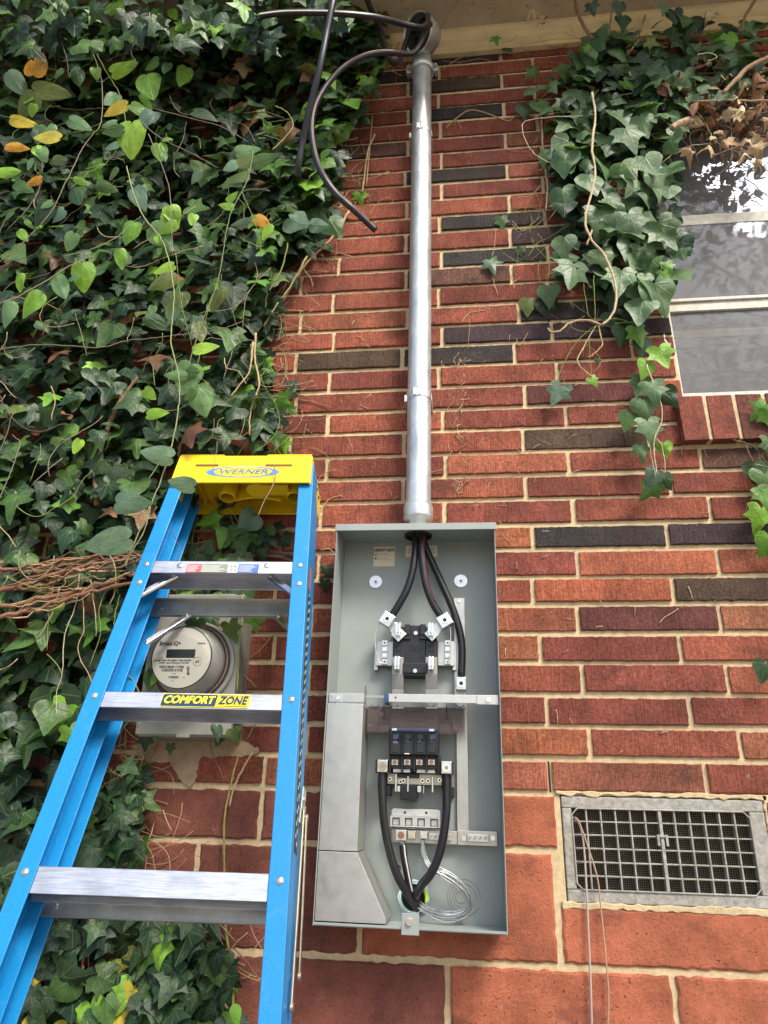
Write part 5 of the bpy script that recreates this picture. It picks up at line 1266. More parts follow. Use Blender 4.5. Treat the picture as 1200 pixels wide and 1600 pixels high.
def pick(w):
    def f(rng, x, z):
        t = rng.random() * sum(a for a, _ in w)
        for a, L in w:
            t -= a
            if t <= 0: break
        c = rng.choice(L); k = rng.uniform(0.8, 1.2); return tuple(q * k for q in c)
    return f
rg = random.Random(11)
# --- big ivy on the left
ivy = thing('ivy_plant', 'dense dark green ivy covering the left half of the brick wall', 'ivy')
lv = Leaves()
big = [(-60, -80), (330, -80), (585, -40), (600, 40), (592, 110), (560, 150), (545, 215), (535, 270), (525, 330), (490, 370), (455, 420), (440, 470), (420, 520), (405, 570), (420, 620), (440, 690), (430, 730), (330, 725), (280, 760), (255, 900), (205, 1040), (165, 1140), (120, 1240), (90, 1330), (60, 1430), (20, 1560), (-60, 1640)]
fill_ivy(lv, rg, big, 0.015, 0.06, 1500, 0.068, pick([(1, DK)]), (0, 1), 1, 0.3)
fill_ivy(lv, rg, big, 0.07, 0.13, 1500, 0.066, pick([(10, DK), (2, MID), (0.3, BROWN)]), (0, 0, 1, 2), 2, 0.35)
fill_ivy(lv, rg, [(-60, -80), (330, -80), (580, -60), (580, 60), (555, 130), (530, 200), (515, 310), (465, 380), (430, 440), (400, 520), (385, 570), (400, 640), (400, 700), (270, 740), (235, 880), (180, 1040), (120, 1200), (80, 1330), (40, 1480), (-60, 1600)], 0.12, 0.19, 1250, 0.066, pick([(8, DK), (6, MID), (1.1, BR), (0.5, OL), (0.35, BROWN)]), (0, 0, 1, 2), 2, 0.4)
# sparse part between and below the rails
fill_ivy(lv, rg, [(295, 780), (400, 770), (440, 830), (420, 900), (300, 1000), (230, 1000), (250, 900)], 0.02, 0.07, 60, 0.06, pick([(5, DK), (4, MID), (1, BR)]), (0, 1, 2), 2, 0.3)
fill_ivy(lv, rg, [(110, 1230), (215, 1180), (222, 1290), (205, 1350), (230, 1400), (330, 1440), (370, 1530), (375, 1640), (-40, 1640), (60, 1400)], 0.015, 0.09, 420, 0.055, pick([(8, DK), (4, MID), (0.5, BR), (0.35, YE)]), (0, 2, 1), 2, 0.3)
fill_ivy(lv, rg, [(395, 560), (450, 590), (455, 700), (420, 720), (380, 640)], 0.03, 0.12, 26, 0.05, pick([(4, MID), (3, BR), (2, DK)]), (0, 2, 1), 2, 0.2)
fill_ivy(lv, rg, [(500, 70), (610, 60), (600, 130), (560, 210), (520, 330), (470, 390), (440, 480), (410, 540), (380, 500), (470, 300)], 0.06, 0.15, 110, 0.06, pick([(3, DK), (4, MID), (2, BR), (0.6, OL)]), (0, 1, 2), 2, 0.25)
k_ = 0
while k_ < 420:
    px, py, Y = rg.uniform(-60, 545), rg.uniform(-70, 75), rg.uniform(.12, .40)
    p = at(px, py, Y)
    if p.z > 3.955 or (px > 430 and py > 40): k_ += 0.2; continue
    k_ += 1; a = rg.gauss(0, .7)
    lv.add(tuple(p), (rg.gauss(0, .4), -1, rg.gauss(-0.1, .4)), (math.sin(a), -0.25, -math.cos(a)), 0.062 * rg.uniform(.6, 1.2), rg.choice((0, 0, 1, 2)), pick([(8, DK), (5, MID), (1, BR)])(rg, 0, 0), rg)
# single leaves that can be made out
ONE = [((562, 306), 30, (0.1, -1), 0, BR, .02), ((457, 604), 28, (0.1, -1), 0, DK, .03), ((520, 350), 45, (.6, -1), 1, MID, .12), ((465, 345), 50, (1, -.6), 1, PALE, .16), ((495, 350), 35, (1, -.2), 3, PALE, .17), ((350, 1135), 60, (-.3, -1), 0, DK, .09), ((365, 1150), 30, (0.3, -1), 1, OL, .13), ((335, 1145), 30, (-.2, -1), 1, PALE, .13), ((247, 1045), 48, (-.5, -1), 0, BR, .17), ((265, 1170), 20, (0, -1), 0, MID, .05),
       ((232, 1060), 40, (-.1, -1), 1, MID, .15), ((300, 978), 38, (-.5, -1), 0, MID, .13), ((360, 985), 40, (.3, -1), 0, OL, .12), ((240, 1140), 36, (.2, -1), 2, MID, .1), ((225, 1160), 30, (0, -1), 0, DK, .08), ((398, 970), 34, (.2, -1), 0, BR, .12), ((310, 985), 40, (-.6, -1), 1, BR, .11), ((330, 975), 44, (.5, -1), 0, MID, .11), ((350, 840), 36, (-.4, -1), 1, BR, .07), ((375, 850), 44, (.1, -1), 0, MID, .07), ((405, 855), 45, (.2, -1), 0, DK, .06), ((385, 815), 45, (-.8, -.8), 1, PALE, .08), ((365, 925), 34, (1, -.1), 3, PALE, .09),
       ((190, 1230), 30, (0, -1), 2, MID, .06), ((195, 1275), 44, (.1, -1), 2, DK, .05), ((160, 1310), 50, (.2, -1), 2, OL, .06), ((205, 1205), 26, (.4, -1), 2, MID, .05), ((85, 1525), 42, (.2, -1), 2, YE, .06), ((205, 1570), 60, (-.1, -1), 0, YE, .08), ((215, 1500), 50, (.2, -1), 2, OL, .08), ((270, 1590), 45, (0, -1), 2, OR, .05), ((178, 1520), 40, (.3, -1), 2, YE, .06), ((250, 1480), 55, (0, -1), 0, DK, .07),
       ((215, 1590), 30, (0, -1), 0, DK, .05), ((330, 1500), 50, (.2, -1), 2, MID, .04), ((345, 1580), 50, (-.1, -1), 0, DK, .04), ((280, 1390), 30, (.1, -1), 0, MID, .05), ((80, 1110), 90, (.1, -1), 1, DK, .16), ((110, 1150), 44, (.4, -1), 0, BR, .17), ((90, 1120), 60, (-.5, -1), 0, BR, .16),
       ((511, 892), 24, (.3, -1), 0, DK, .03), ((505, 915), 24, (-.2, -1), 0, DK, .03), ((380, 95), 30, (.4, -1), 0, BROWN, .17), ((395, 75), 34, (-.3, -1), 0, BROWN, .17), ((355, 185), 40, (.3, -1), 0, BROWN, .17), ((380, 190), 44, (-.2, -1), 0, BROWN, .17), ((296, 40), 30, (-.2, -1), 0, BROWN, .16), ((380, 105), 36, (.2, -1), 0, TAN, .18), ((388, 165), 24, (1, 0), 0, TAN, .18)]
def place(lv, L, rng, up=0.15):
    for (px, py), s, (tx, tz), kd, C_, Y in L:
        p = at(px, py, Y); dist = (p - CAM).dot(CF); size = s / FPX * dist * 0.86
        t = Vector((tx, -0.15, tz)).normalized(); c = rng.choice(C_)
        lv.add(tuple(p - t * size * 0.35), (rng.gauss(0, .2), -1, up - 0.35 + rng.gauss(0, .15)), t, size, kd, c, rng, 2, 0.7)
place(lv, ONE, rg)
lv.build('leaves', M['leaf'], ivy)
# woody stems and rootlets
st = MB()
def stemcol(c): st.cur = c
WD2 = (0.21, 0.105, 0.06); WOOD = (0.20, 0.115, 0.07); LTAN = (0.42, 0.30, 0.17); GRN = (0.22, 0.26, 0.07)
def stem(mbx, P, Y, r0, r1, c, k=6):
    Q = smoothpath(A(P, Y), k); n = len(Q); own = SP[0] is not None and r0 >= 0.0013
    if own: mbx = MB()
    mbx.cur = c
    j = .0028 if c == WD2 else .0006
    mbx.tube([q + Vector((rg.gauss(0, j), rg.gauss(0, j), rg.gauss(0, j))) for q in Q], r0, 6, [(r0 + (r1 - r0) * i / (n - 1)) * rg.uniform(.8, 1.15) for i in range(n)])
    if c == WD2:
        for q_ in range(7):
            o_ = Vector((rg.gauss(0, .01), rg.gauss(0, .006), rg.gauss(0, .016))); a_ = rg.randrange(0, n // 3); b_ = rg.randrange(n // 2, n)
            mbx.cur = rg.choice([c, LTAN, (0.3, 0.17, 0.1), (0.12, 0.06, 0.04)])
            mbx.tube([q + o_ * math.sin(3.14 * k_ / max(1, b_ - a_)) + Vector((rg.gauss(0, .003), rg.gauss(0, .003), rg.gauss(0, .004))) for k_, q in enumerate(Q[a_:b_])], rg.uniform(.0008, .002), 5)
    if own: mbx.build('stem', M['stem'], SP[0])
SP = [ivy]
for P, Y, r0, r1, c in [([(-20, 930), (60, 905), (130, 885), (200, 872), (228, 868)], .205, .0055, .004, WD2), ([(-20, 950), (70, 935), (150, 915), (215, 895)], .21, .0065, .0045, WD2), ([(-10, 968), (60, 950), (130, 928), (215, 907)], .215, .0055, .004, WD2), ([(0, 895), (70, 880), (140, 870), (225, 868)], .20, .004, .003, WD2), ([(20, 922), (80, 912), (120, 893), (180, 888), (220, 876)], .205, .0035, .0025, WD2), ([(20, 910), (50, 890), (80, 885), (100, 870)], .15, .004, .003, WOOD), ([(0, 880), (50, 878), (90, 890), (180, 893), (230, 885)], .15, .003, .003, LTAN),
                        ([(290, 860), (330, 865), (380, 858), (430, 862), (480, 872)], .03, .005, .004, WOOD), ([(290, 872), (350, 872), (420, 868), (470, 880)], .03, .003, .003, WOOD),
                        ([(205, 580), (190, 620), (172, 660), (160, 700), (150, 740), (152, 790)], .12, .006, .008, WOOD), ([(215, 590), (200, 610), (180, 640)], .175, .004, .004, WOOD),
                        ([(586, 210), (575, 235), (570, 270), (566, 300)], .03, .003, .003, LTAN), ([(582, 180), (578, 230), (572, 290)], .03, .002, .002, LTAN), ([(545, 330), (520, 370), (480, 410), (460, 440), (430, 490), (410, 520)], .05, .004, .003, LTAN), ([(480, 400), (452, 450), (430, 480), (412, 510)], .08, .003, .003, (0.3, 0.26, 0.12)),
                        ([(400, 520), (398, 560), (405, 600), (392, 640), (390, 680)], .14, .003, .002, LTAN), ([(395, 535), (390, 580), (375, 600), (360, 620)], .14, .003, .002, LTAN), ([(450, 380), (440, 420), (418, 460), (415, 480)], .13, .002, .002, GRN),
                        ([(377, 930), (376, 980), (372, 1040), (370, 1080)], .10, .002, .002, GRN), ([(383, 1010), (379, 1060), (380, 1100)], .03, .005, .004, WOOD), ([(372, 1180), (355, 1250), (350, 1300), (352, 1400), (355, 1470), (365, 1520), (362, 1600)], .03, .002, .0035, (0.3, 0.27, 0.08)), ([(395, 1175), (370, 1220), (358, 1260)], .03, .003, .002, LTAN),
                        ([(140, 1410), (138, 1450), (130, 1500), (128, 1530)], .07, .004, .003, WOOD), ([(325, 1420), (330, 1460), (335, 1490)], .03, .004, .004, WOOD), ([(320, 1420), (300, 1450), (292, 1470)], .03, .004, .003, (.25, .17, .12)), ([(300, 1520), (330, 1525), (365, 1545)], .05, .002, .002, LTAN), ([(335, 1550), (345, 1560), (355, 1575)], .05, .003, .002, LTAN)]:
    stem(st, P, Y, r0, r1, c)
edge = [(600, 60), (585, 120), (560, 180), (555, 240), (540, 300), (520, 350), (490, 395), (460, 430), (440, 480), (425, 530), (415, 590), (440, 640), (430, 700), (340, 800), (400, 790), (380, 900), (390, 1000), (375, 1100), (230, 1210), (215, 1300), (225, 1370), (330, 1430), (370, 1500), (260, 1430), (180, 1440), (250, 1500)]
for i in range(420):
    e = rg.choice(edge) if i % 3 else rg.choice([(590, 110), (565, 170), (430, 520), (440, 620), (415, 660), (200, 1200), (190, 1160), (300, 1430), (250, 1440)])
    p = at(e[0] + rg.gauss(0, 22), e[1] + rg.gauss(0, 30), 0.012); a = rg.uniform(0, 6.28)
    st.cur = rg.choice([LTAN, LTAN, WOOD, (0.3, 0.26, 0.12), (.36, .2, .1)]); st.tube(wander(rg, (p.x, -0.012 - rg.random() * 0.04, p.z), (math.cos(a), math.sin(a) - .3), rg.uniform(0.04, 0.16)), rg.uniform(0.0006, 0.0014), 4)
for i in range(90):   # petioles and hanging strings over the mass
    x, y = rg.uniform(-10, 430), rg.uniform(0, 1150)
    if not inpoly(x, y, big): continue
    p = at(x, y, 0.18); st.cur = rg.choice([LTAN, GRN, (0.25, 0.2, 0.14), (0.14, .08, .06)]); a = rg.gauss(-1.57, .8)
    st.tube(wander(rg, (p.x, -0.19 - rg.random() * .03, p.z), (math.cos(a), math.sin(a)), rg.uniform(0.06, 0.28)), rg.uniform(0.0007, 0.0014), 4)
for i in range(7):   # pale roots hanging under the woody stems
    x = rg.uniform(10, 190); P = [(x, 905 + rg.uniform(-10, 30))]
    for q in range(rg.choice((2, 3, 5))): P.append((P[-1][0] + rg.gauss(-4, 14), P[-1][1] + rg.uniform(30, 60)))
    stem(st, P, .2, .0013, .0008, rg.choice([LTAN, (0.45, 0.4, 0.25), GRN]), 5)
st.build('rootlets', M['stem'], ivy)

# --- dry scraps and rootlets left on the bricks
sc = MB()
for i in range(230):
    t = rg.random()
    if t < 0.4: px, py = 720 + rg.gauss(0, 8) - (rg.uniform(560, 780) - 560) * 0.06, rg.uniform(560, 780)
    elif t < 0.8: px, py = rg.uniform(450, 900), rg.uniform(300, 800)
    else: px, py = rg.uniform(780, 1180), rg.uniform(600, 1180)
    if 630 < px < 680: continue
    p = at(px, py, 0.008); a = rg.gauss(1.2, .7); sc.cur = rg.choice([LTAN, (0.5, 0.4, 0.25), (.3, .18, .1)])
    sc.tube(wander(rg, (p.x, -0.0075, p.z), (math.cos(a), math.sin(a)), rg.uniform(0.01, 0.035), 0.006, .3), rg.uniform(0.0005, 0.0011), 4)
for P in ([(555, 0), (0, 0)],): pass
for P, r in [([(720, 505), (732, 490), (745, 487), (757, 485)], .0013), ([(732, 490), (734, 510), (732, 530), (709 + 22, 545)], .0006), ([(1030, 974), (1038, 965), (1050, 958), (1060, 951)], .0012), ([(770, 435), (776, 455), (778, 462)], .001), ([(795, 190), (740, 172), (713, 185), (697, 200)], .0022), ([(713, 187), (718, 195), (721, 203)], .0015), ([(795, 190), (830, 160), (850, 150), (870, 120)], .0022), ([(690, 110), (720, 90), (760, 82), (800, 75), (840, 70)], .0017), ([(690, 95), (720, 97), (750, 92), (768, 96)], .001), ([(800, 345), (815, 360), (825, 355), (850, 335)], .0012), ([(825, 540 - 20), (812, 540), (807, 530)], .001), ([(805, 700), (815, 706), (830, 704)], .0008), ([(500, 795), (515, 780), (530, 775), (535, 776)], .0013), ([(500, 860), (515, 858), (525, 870), (523, 872)], .0012), ([(770, 445), (774, 452)], .001)]:
    sc.cur = LTAN; sc.tube(smoothpath(A(P, 0.009), 5), r, 5)
so = sc.build('dry_rootlets', M['stem']); so['kind'] = 'stuff'; so['label'] = 'dry ivy rootlets clinging to the bricks'; so['category'] = 'rootlets'

# --- ivy hanging beside the window
ivr = thing('hanging_ivy', 'grey green ivy hanging beside the window from the eave', 'ivy')
lv = Leaves()
GG = [(0.075, 0.145, 0.060), (0.095, 0.172, 0.078), (0.06, 0.12, 0.052), (0.11, 0.19, 0.085)]
col = [(905, 70), (960, 60), (1040, 80), (1065, 150), (1050, 230), (1045, 300), (1060, 360), (1065, 440), (1030, 470), (1000, 500), (960, 470), (900, 440), (870, 400), (880, 330), (860, 250), (865, 180), (890, 120)]
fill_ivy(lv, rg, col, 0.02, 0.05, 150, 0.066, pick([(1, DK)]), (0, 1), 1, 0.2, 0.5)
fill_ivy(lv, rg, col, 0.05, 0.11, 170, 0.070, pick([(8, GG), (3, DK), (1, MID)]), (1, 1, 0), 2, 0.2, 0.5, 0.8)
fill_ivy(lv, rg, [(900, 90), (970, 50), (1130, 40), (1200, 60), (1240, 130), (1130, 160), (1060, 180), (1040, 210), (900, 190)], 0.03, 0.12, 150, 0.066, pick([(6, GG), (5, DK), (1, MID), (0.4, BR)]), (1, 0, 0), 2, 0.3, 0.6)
fill_ivy(lv, rg, [(830, 100), (900, 90), (900, 200), (840, 190)], 0.02, 0.07, 16, 0.06, pick([(4, GG), (3, MID)]), (1, 0), 2, 0.2, 0.5)
L = [((910, 150), 60, (.1, -1), 1, GG, .1), ((845, 165), 34, (.3, -1), 1, MID, .05), ((880, 230), 52, (-.6, -.9), 1, GG, .1), ((850, 240), 34, (-.5, -1), 1, GG, .06), ((882, 250), 52, (-.2, -1), 1, GG, .11), ((880, 305), 50, (0, -1), 1, GG, .1), ((925, 285), 52, (.2, -1), 1, GG, .12), ((980, 262), 52, (.4, -1), 1, MID, .12), ((1005, 190), 45, (.2, -1), 1, GG, .12), ((985, 210), 58, (.3, -1), 0, GG, .12), ((1015, 255), 52, (.3, -1), 1, GG, .12), ((1035, 280), 56, (.3, -1), 1, GG, .11), ((940, 340), 64, (0, -1), 0, GG, .12), ((990, 345), 62, (.3, -1), 0, GG, .13), ((1040, 360), 64, (.5, -1), 0, GG, .12), ((880, 380), 44, (-.2, -1), 1, GG, .12), ((895, 425), 62, (-.2, -1), 0, GG, .12), ((970, 435), 60, (-.2, -1), 0, GG, .12), ((1035, 455), 68, (.4, -1), 1, GG, .12), ((1010, 400), 56, (.1, -1), 0, GG, .1), ((945, 400), 50, (.3, -1), 0, MID, .1),
     ((825, 475), 34, (-.1, -1), 1, OL, .03), ((857, 457), 40, (-.1, -1), 1, GG, .05), ((860, 478), 44, (.3, -1), 1, DK, .03), ((785, 345), 26, (.2, -1), 0, MID, .02), ((768, 412), 34, (.2, -1), 2, PALE, .03), ((815, 390), 18, (0, -1), 0, MID, .02), ((820, 170), 30, (.2, -1), 1, MID, .03), ((793, 78), 20, (.2, -1), 1, MID, .03), ((775, 60), 20, (.3, -1), 2, BR, .07),
     ((920, 402), 22, (.1, -1), 0, MID, .09), ((872, 612), 44, (-.5, -.9), 0, PALE, .05), ((928, 594), 22, (.5, -.8), 0, BR, .05), ((935, 563), 12, (0, -1), 0, MID, .04), ((1040, 430), 26, (.3, -1), 0, BR, .12), ((1045, 415), 26, (.3, -1), 0, BR, .12),
     ((1000, 520), 40, (.3, -1), 0, BR, .07), ((1035, 555), 48, (.2, -1), 0, BR, .08), ((1010, 575), 36, (-.2, -1), 1, BR, .07), ((1022, 610), 50, (.1, -1), 0, GG, .09), ((1045, 620), 40, (.6, -1), 1, DK, .06), ((1010, 635), 46, (.2, -1), 1, GG, .08), ((982, 655), 38, (-.4, -1), 1, MID, .06), ((1018, 670), 52, (.2, -1), 0, GG, .09), ((1003, 705), 36, (.1, -1), 2, GG, .07), ((1040, 700), 28, (.1, -1), 1, BR, .06), ((1023, 745), 36, (-.5, -1), 1, PALE, .07), ((1018, 765), 44, (-.6, -.8), 0, MID, .06), ((1040, 752), 30, (.4, -1), 1, MID, .06), ((990, 500), 44, (.2, -1), 0, DK, .06), ((1010, 540), 44, (0, -1), 0, DK, .05), ((1000, 600), 40, (-.3, -1), 0, MID, .05), ((960, 500), 44, (.2, -1), 0, DK, .04), ((975, 520), 40, (-.2, -1), 1, MID, .05),
     ((1075, 38), 50, (-.2, -1), 1, DK, .1), ((1140, 60), 40, (.1, -1), 1, BR, .13), ((1155, 90), 70, (0, -1), 0, GG, .12), ((1075, 120), 44, (.2, -1), 0, GG, .12), ((1105, 145), 40, (.9, -.5), 1, GG, .12), ((1130, 150), 40, (.9, -.3), 1, GG, .12), ((1058, 205), 32, (.1, -1), 1, GG, .1), ((1020, 65), 26, (.8, -.4), 0, OL, .12), ((995, 100), 60, (0, -1), 0, DK, .1), ((1175, 40), 44, (0, -1), 0, GG, .12), ((975, 30), 30, (0, -1), 1, DK, .14), ((1055, 20), 30, (0, -1), 1, DK, .14), ((925, 8), 26, (0, -1), 0, DK, .2), ((970, 8), 26, (0, -1), 1, DK, .2), ((1040, 10), 24, (0, -1), 0, GG, .16)]
place(lv, L, rg)
lv.build('leaves', M['leaf'], ivr)
st = MB(); SP[0] = ivr
for P, Y, r0, r1, c in [([(925, 145), (930, 180), (925, 230), (930, 270), (922, 310), (914, 345), (925, 375), (945, 400), (960, 440), (963, 470), (955, 495), (940, 508)], .15, .0035, .003, (0.5, 0.4, 0.26)), ([(940, 508), (915, 500), (890, 505), (875, 517), (860, 518), (856, 512)], .07, .0035, .002, (0.45, 0.33, 0.18)), ([(925, 360), (918, 380), (917, 330 + 52)], .13, .003, .003, LTAN), ([(925, 180), (895, 182), (860, 183), (820, 190), (818, 210), (830, 235), (850, 250), (860, 255)], .1, .0018, .001, (0.5, 0.42, 0.3)),
                        ([(935, 505), (938, 525), (941, 540), (925, 555), (918, 558)], .06, .0025, .0015, LTAN), ([(930, 510), (910, 545), (902, 565), (915, 580), (925, 588)], .06, .0018, .0012, (0.5, .42, .25)), ([(935, 505), (905, 530), (885, 560), (872, 590), (873, 600)], .06, .001, .001, GRN), ([(920, 530), (922, 560), (925, 590)], .06, .0008, .0008, GRN), ([(928, 430), (929, 460), (930, 500)], .09, .0012, .001, GRN), ([(910, 420), (914, 460), (920, 495)], .09, .0008, .0008, GRN),
                        ([(845, 165), (848, 230), (855, 290), (853, 330)], .03, .004, .003, LTAN), ([(960, 505), (985, 503), (1000, 500)], .07, .001, .001, GRN), ([(945, 500), (965, 498), (990, 505)], .07, .001, .001, GRN), ([(890, 350), (860, 370), (840, 380), (825, 400)], .05, .0012, .001, GRN), ([(800, 350), (812, 362), (838, 352), (850, 340)], .03, .001, .001, GRN), ([(775, 357), (773, 380), (768, 402)], .03, .0007, .0007, LTAN), ([(840, 365), (850, 380), (858, 420), (852, 450)], .04, .001, .001, GRN), ([(785, 395), (812, 410), (840, 410), (850, 408)], .03, .001, .001, GRN),
                        ([(800, 75), (860, 62), (920, 58), (960, 48)], .06, .001, .001, LTAN), ([(1000, 60), (980, 90), (985, 120)], .08, .004, .003, LTAN), ([(1005, 35), (992, 60), (980, 75)], .08, .004, .003, LTAN), ([(1010, 20), (1000, 50), (1000, 60)], .05, .002, .002, WOOD), ([(898, 0), (905, 25), (915, 45), (925, 60)], .15, .005, .006, WOOD), ([(960, 0), (955, 25), (950, 55)], .15, .0025, .003, WOOD), ([(1180, 0), (1165, 25), (1158, 50)], .15, .005, .005, WOOD), ([(1210, 85), (1170, 105), (1150, 125), (1130, 145)], .15, .008, .006, (0.33, 0.22, 0.13)), ([(1050, 200), (1065, 192), (1080, 187)], .12, .009, .011, (0.48, 0.36, 0.23)),
                        ([(1090, 158), (1140, 157), (1210, 158)], .12, .003, .003, LTAN), ([(1200, 60), (1180, 62)], .1, .001, .001, LTAN), ([(1010, 570), (1025, 610), (1035, 650), (1022, 690), (1026, 735), (1028, 740)], .08, .0016, .001, (0.5, 0.45, 0.3)), ([(1022, 680), (1035, 700), (1040, 740)], .07, .001, .001, (.45, .42, .25)), ([(1015, 690), (1018, 715), (1025, 745)], .07, .001, .001, (.45, .42, .25)), ([(1090, 85), (1110, 83), (1120, 90), (1105, 95)], .16, .0015, .001, (.6, .5, .35))]:
    stem(st, P, Y, r0, r1, c)
for i in range(90):
    e = rg.choice([(830, 150), (850, 250), (860, 330), (850, 390), (880, 440), (920, 520), (800, 80), (870, 70), (1000, 40), (940, 40)])
    p = at(e[0] + rg.gauss(0, 20), e[1] + rg.gauss(0, 25), 0.012); a = rg.uniform(0, 6.28)
    st.cur = rg.choice([LTAN, WOOD, GRN, (.36, .2, .1)]); st.tube(wander(rg, (p.x, -0.012 - rg.random() * .03, p.z), (math.cos(a), math.sin(a) - .3), rg.uniform(0.03, 0.13)), rg.uniform(0.0005, 0.001), 4)
st.build('tendrils', M['stem'], ivr)

# --- dead ivy over the top of the window
dead = thing('dead_ivy', 'brown withered ivy leaves tangled over the top of the window', 'dead plant')
lv = Leaves()
for poly, n, Y0, Y1, cs in (([(1030, 160), (1080, 110), (1230, 90), (1230, 230), (1150, 240), (1110, 190), (1050, 190)], 110, .03, .14, pick([(6, BROWN), (2, TAN)])), ([(1070, 190), (1110, 180), (1230, 190), (1230, 250), (1170, 245), (1120, 240)], 30, .06, .14, pick([(5, TAN), (3, BROWN)]))):
    W = [at(x, y, 0.08) for x, y in poly]; WP = [(p.x, p.z) for p in W]; k = 0
    while k < n:
        x = rg.uniform(min(p[0] for p in WP), max(p[0] for p in WP)); z = rg.uniform(min(p[1] for p in WP), max(p[1] for p in WP))
        if not inpoly(x, z, WP): continue
        k += 1; lv.add((x, -rg.uniform(Y0, Y1), z), (rg.gauss(0, 1), -0.8, rg.gauss(0, 1)), (rg.gauss(0, 1), rg.gauss(0, .5), rg.gauss(-.5, 1)), rg.uniform(.02, .042), rg.choice((0, 2, 4)), cs(rg, x, z), rg, 2, 4.2)
for px, py, s in ((1152, 180, 26), (1072, 230, 30), (1108, 225, 34), (1185, 250, 22), (1175, 215, 36), (1130, 215, 34), (1180, 225, 40), (1165, 240, 26), (1112, 12, 30), (1198, 185, 24), (846, 25, 26), (830, 12, 24), (848, 35, 22)):
    p = at(px, py, .14); lv.add(tuple(p), (rg.gauss(0, .5), -1, rg.gauss(0, .5)), (rg.gauss(0, .5), 0, -1), s / FPX * 1.5, rg.choice((0, 2)), rg.choice(TAN), rg, 2, 3.4)
lv.build('leaves', M['dry'], dead)
st = MB()
for i in range(95):
    p = at(rg.uniform(1040, 1220), rg.uniform(100, 235), .08); a = rg.uniform(0, 6.28); st.cur = rg.choice([WOOD, (.12, .07, .05), LTAN])
    st.tube(wander(rg, tuple(p), (math.cos(a), math.sin(a)), rg.uniform(.06, .22)), rg.uniform(.0007, .002), 5)
st.build('twigs', M['stem'], dead)

# --- ivy at the right edge of the picture
ive = thing('ivy_sprig', 'bright green ivy sprig hanging at the right edge below the window', 'ivy')
lv = Leaves()
place(lv, [((1190, 638), 40, (-.6, -.6), 2, BR, .06), ((1205, 650), 40, (.3, -1), 0, BR, .06), ((1180, 735), 40, (-.2, -1), 1, MID, .05), ((1195, 745), 44, (.3, -1), 1, MID, .05), ((1195, 775), 40, (.1, -1), 0, BR, .07), ((1190, 808), 52, (-.2, -1), 0, BR, .07), ((1200, 850), 44, (-.3, -1), 1, BR, .06), ((1195, 1048), 40, (-.3, -1), 1, DK, .05), ((1210, 700), 50, (0, -1), 0, MID, .05), ((1215, 780), 60, (0, -1), 0, MID, .05), ((1215, 860), 60, (0, -1), 0, BR, .05)], rg)
lv.build('leaves', M['leaf'], ive)
st = MB(); SP[0] = None
for P in ([(1147, 688), (1165, 692), (1180, 700), (1195, 720), (1215, 730)], [(1165, 695), (1172, 712), (1176, 722)], [(1185, 705), (1190, 730), (1200, 745)], [(1200, 640), (1212, 700), (1215, 780), (1212, 900), (1210, 1050), (1214, 1150)]): stem(st, P, .04, .002, .0015, (.14, .10, .06))
st.build('stems', M['stem'], ive)

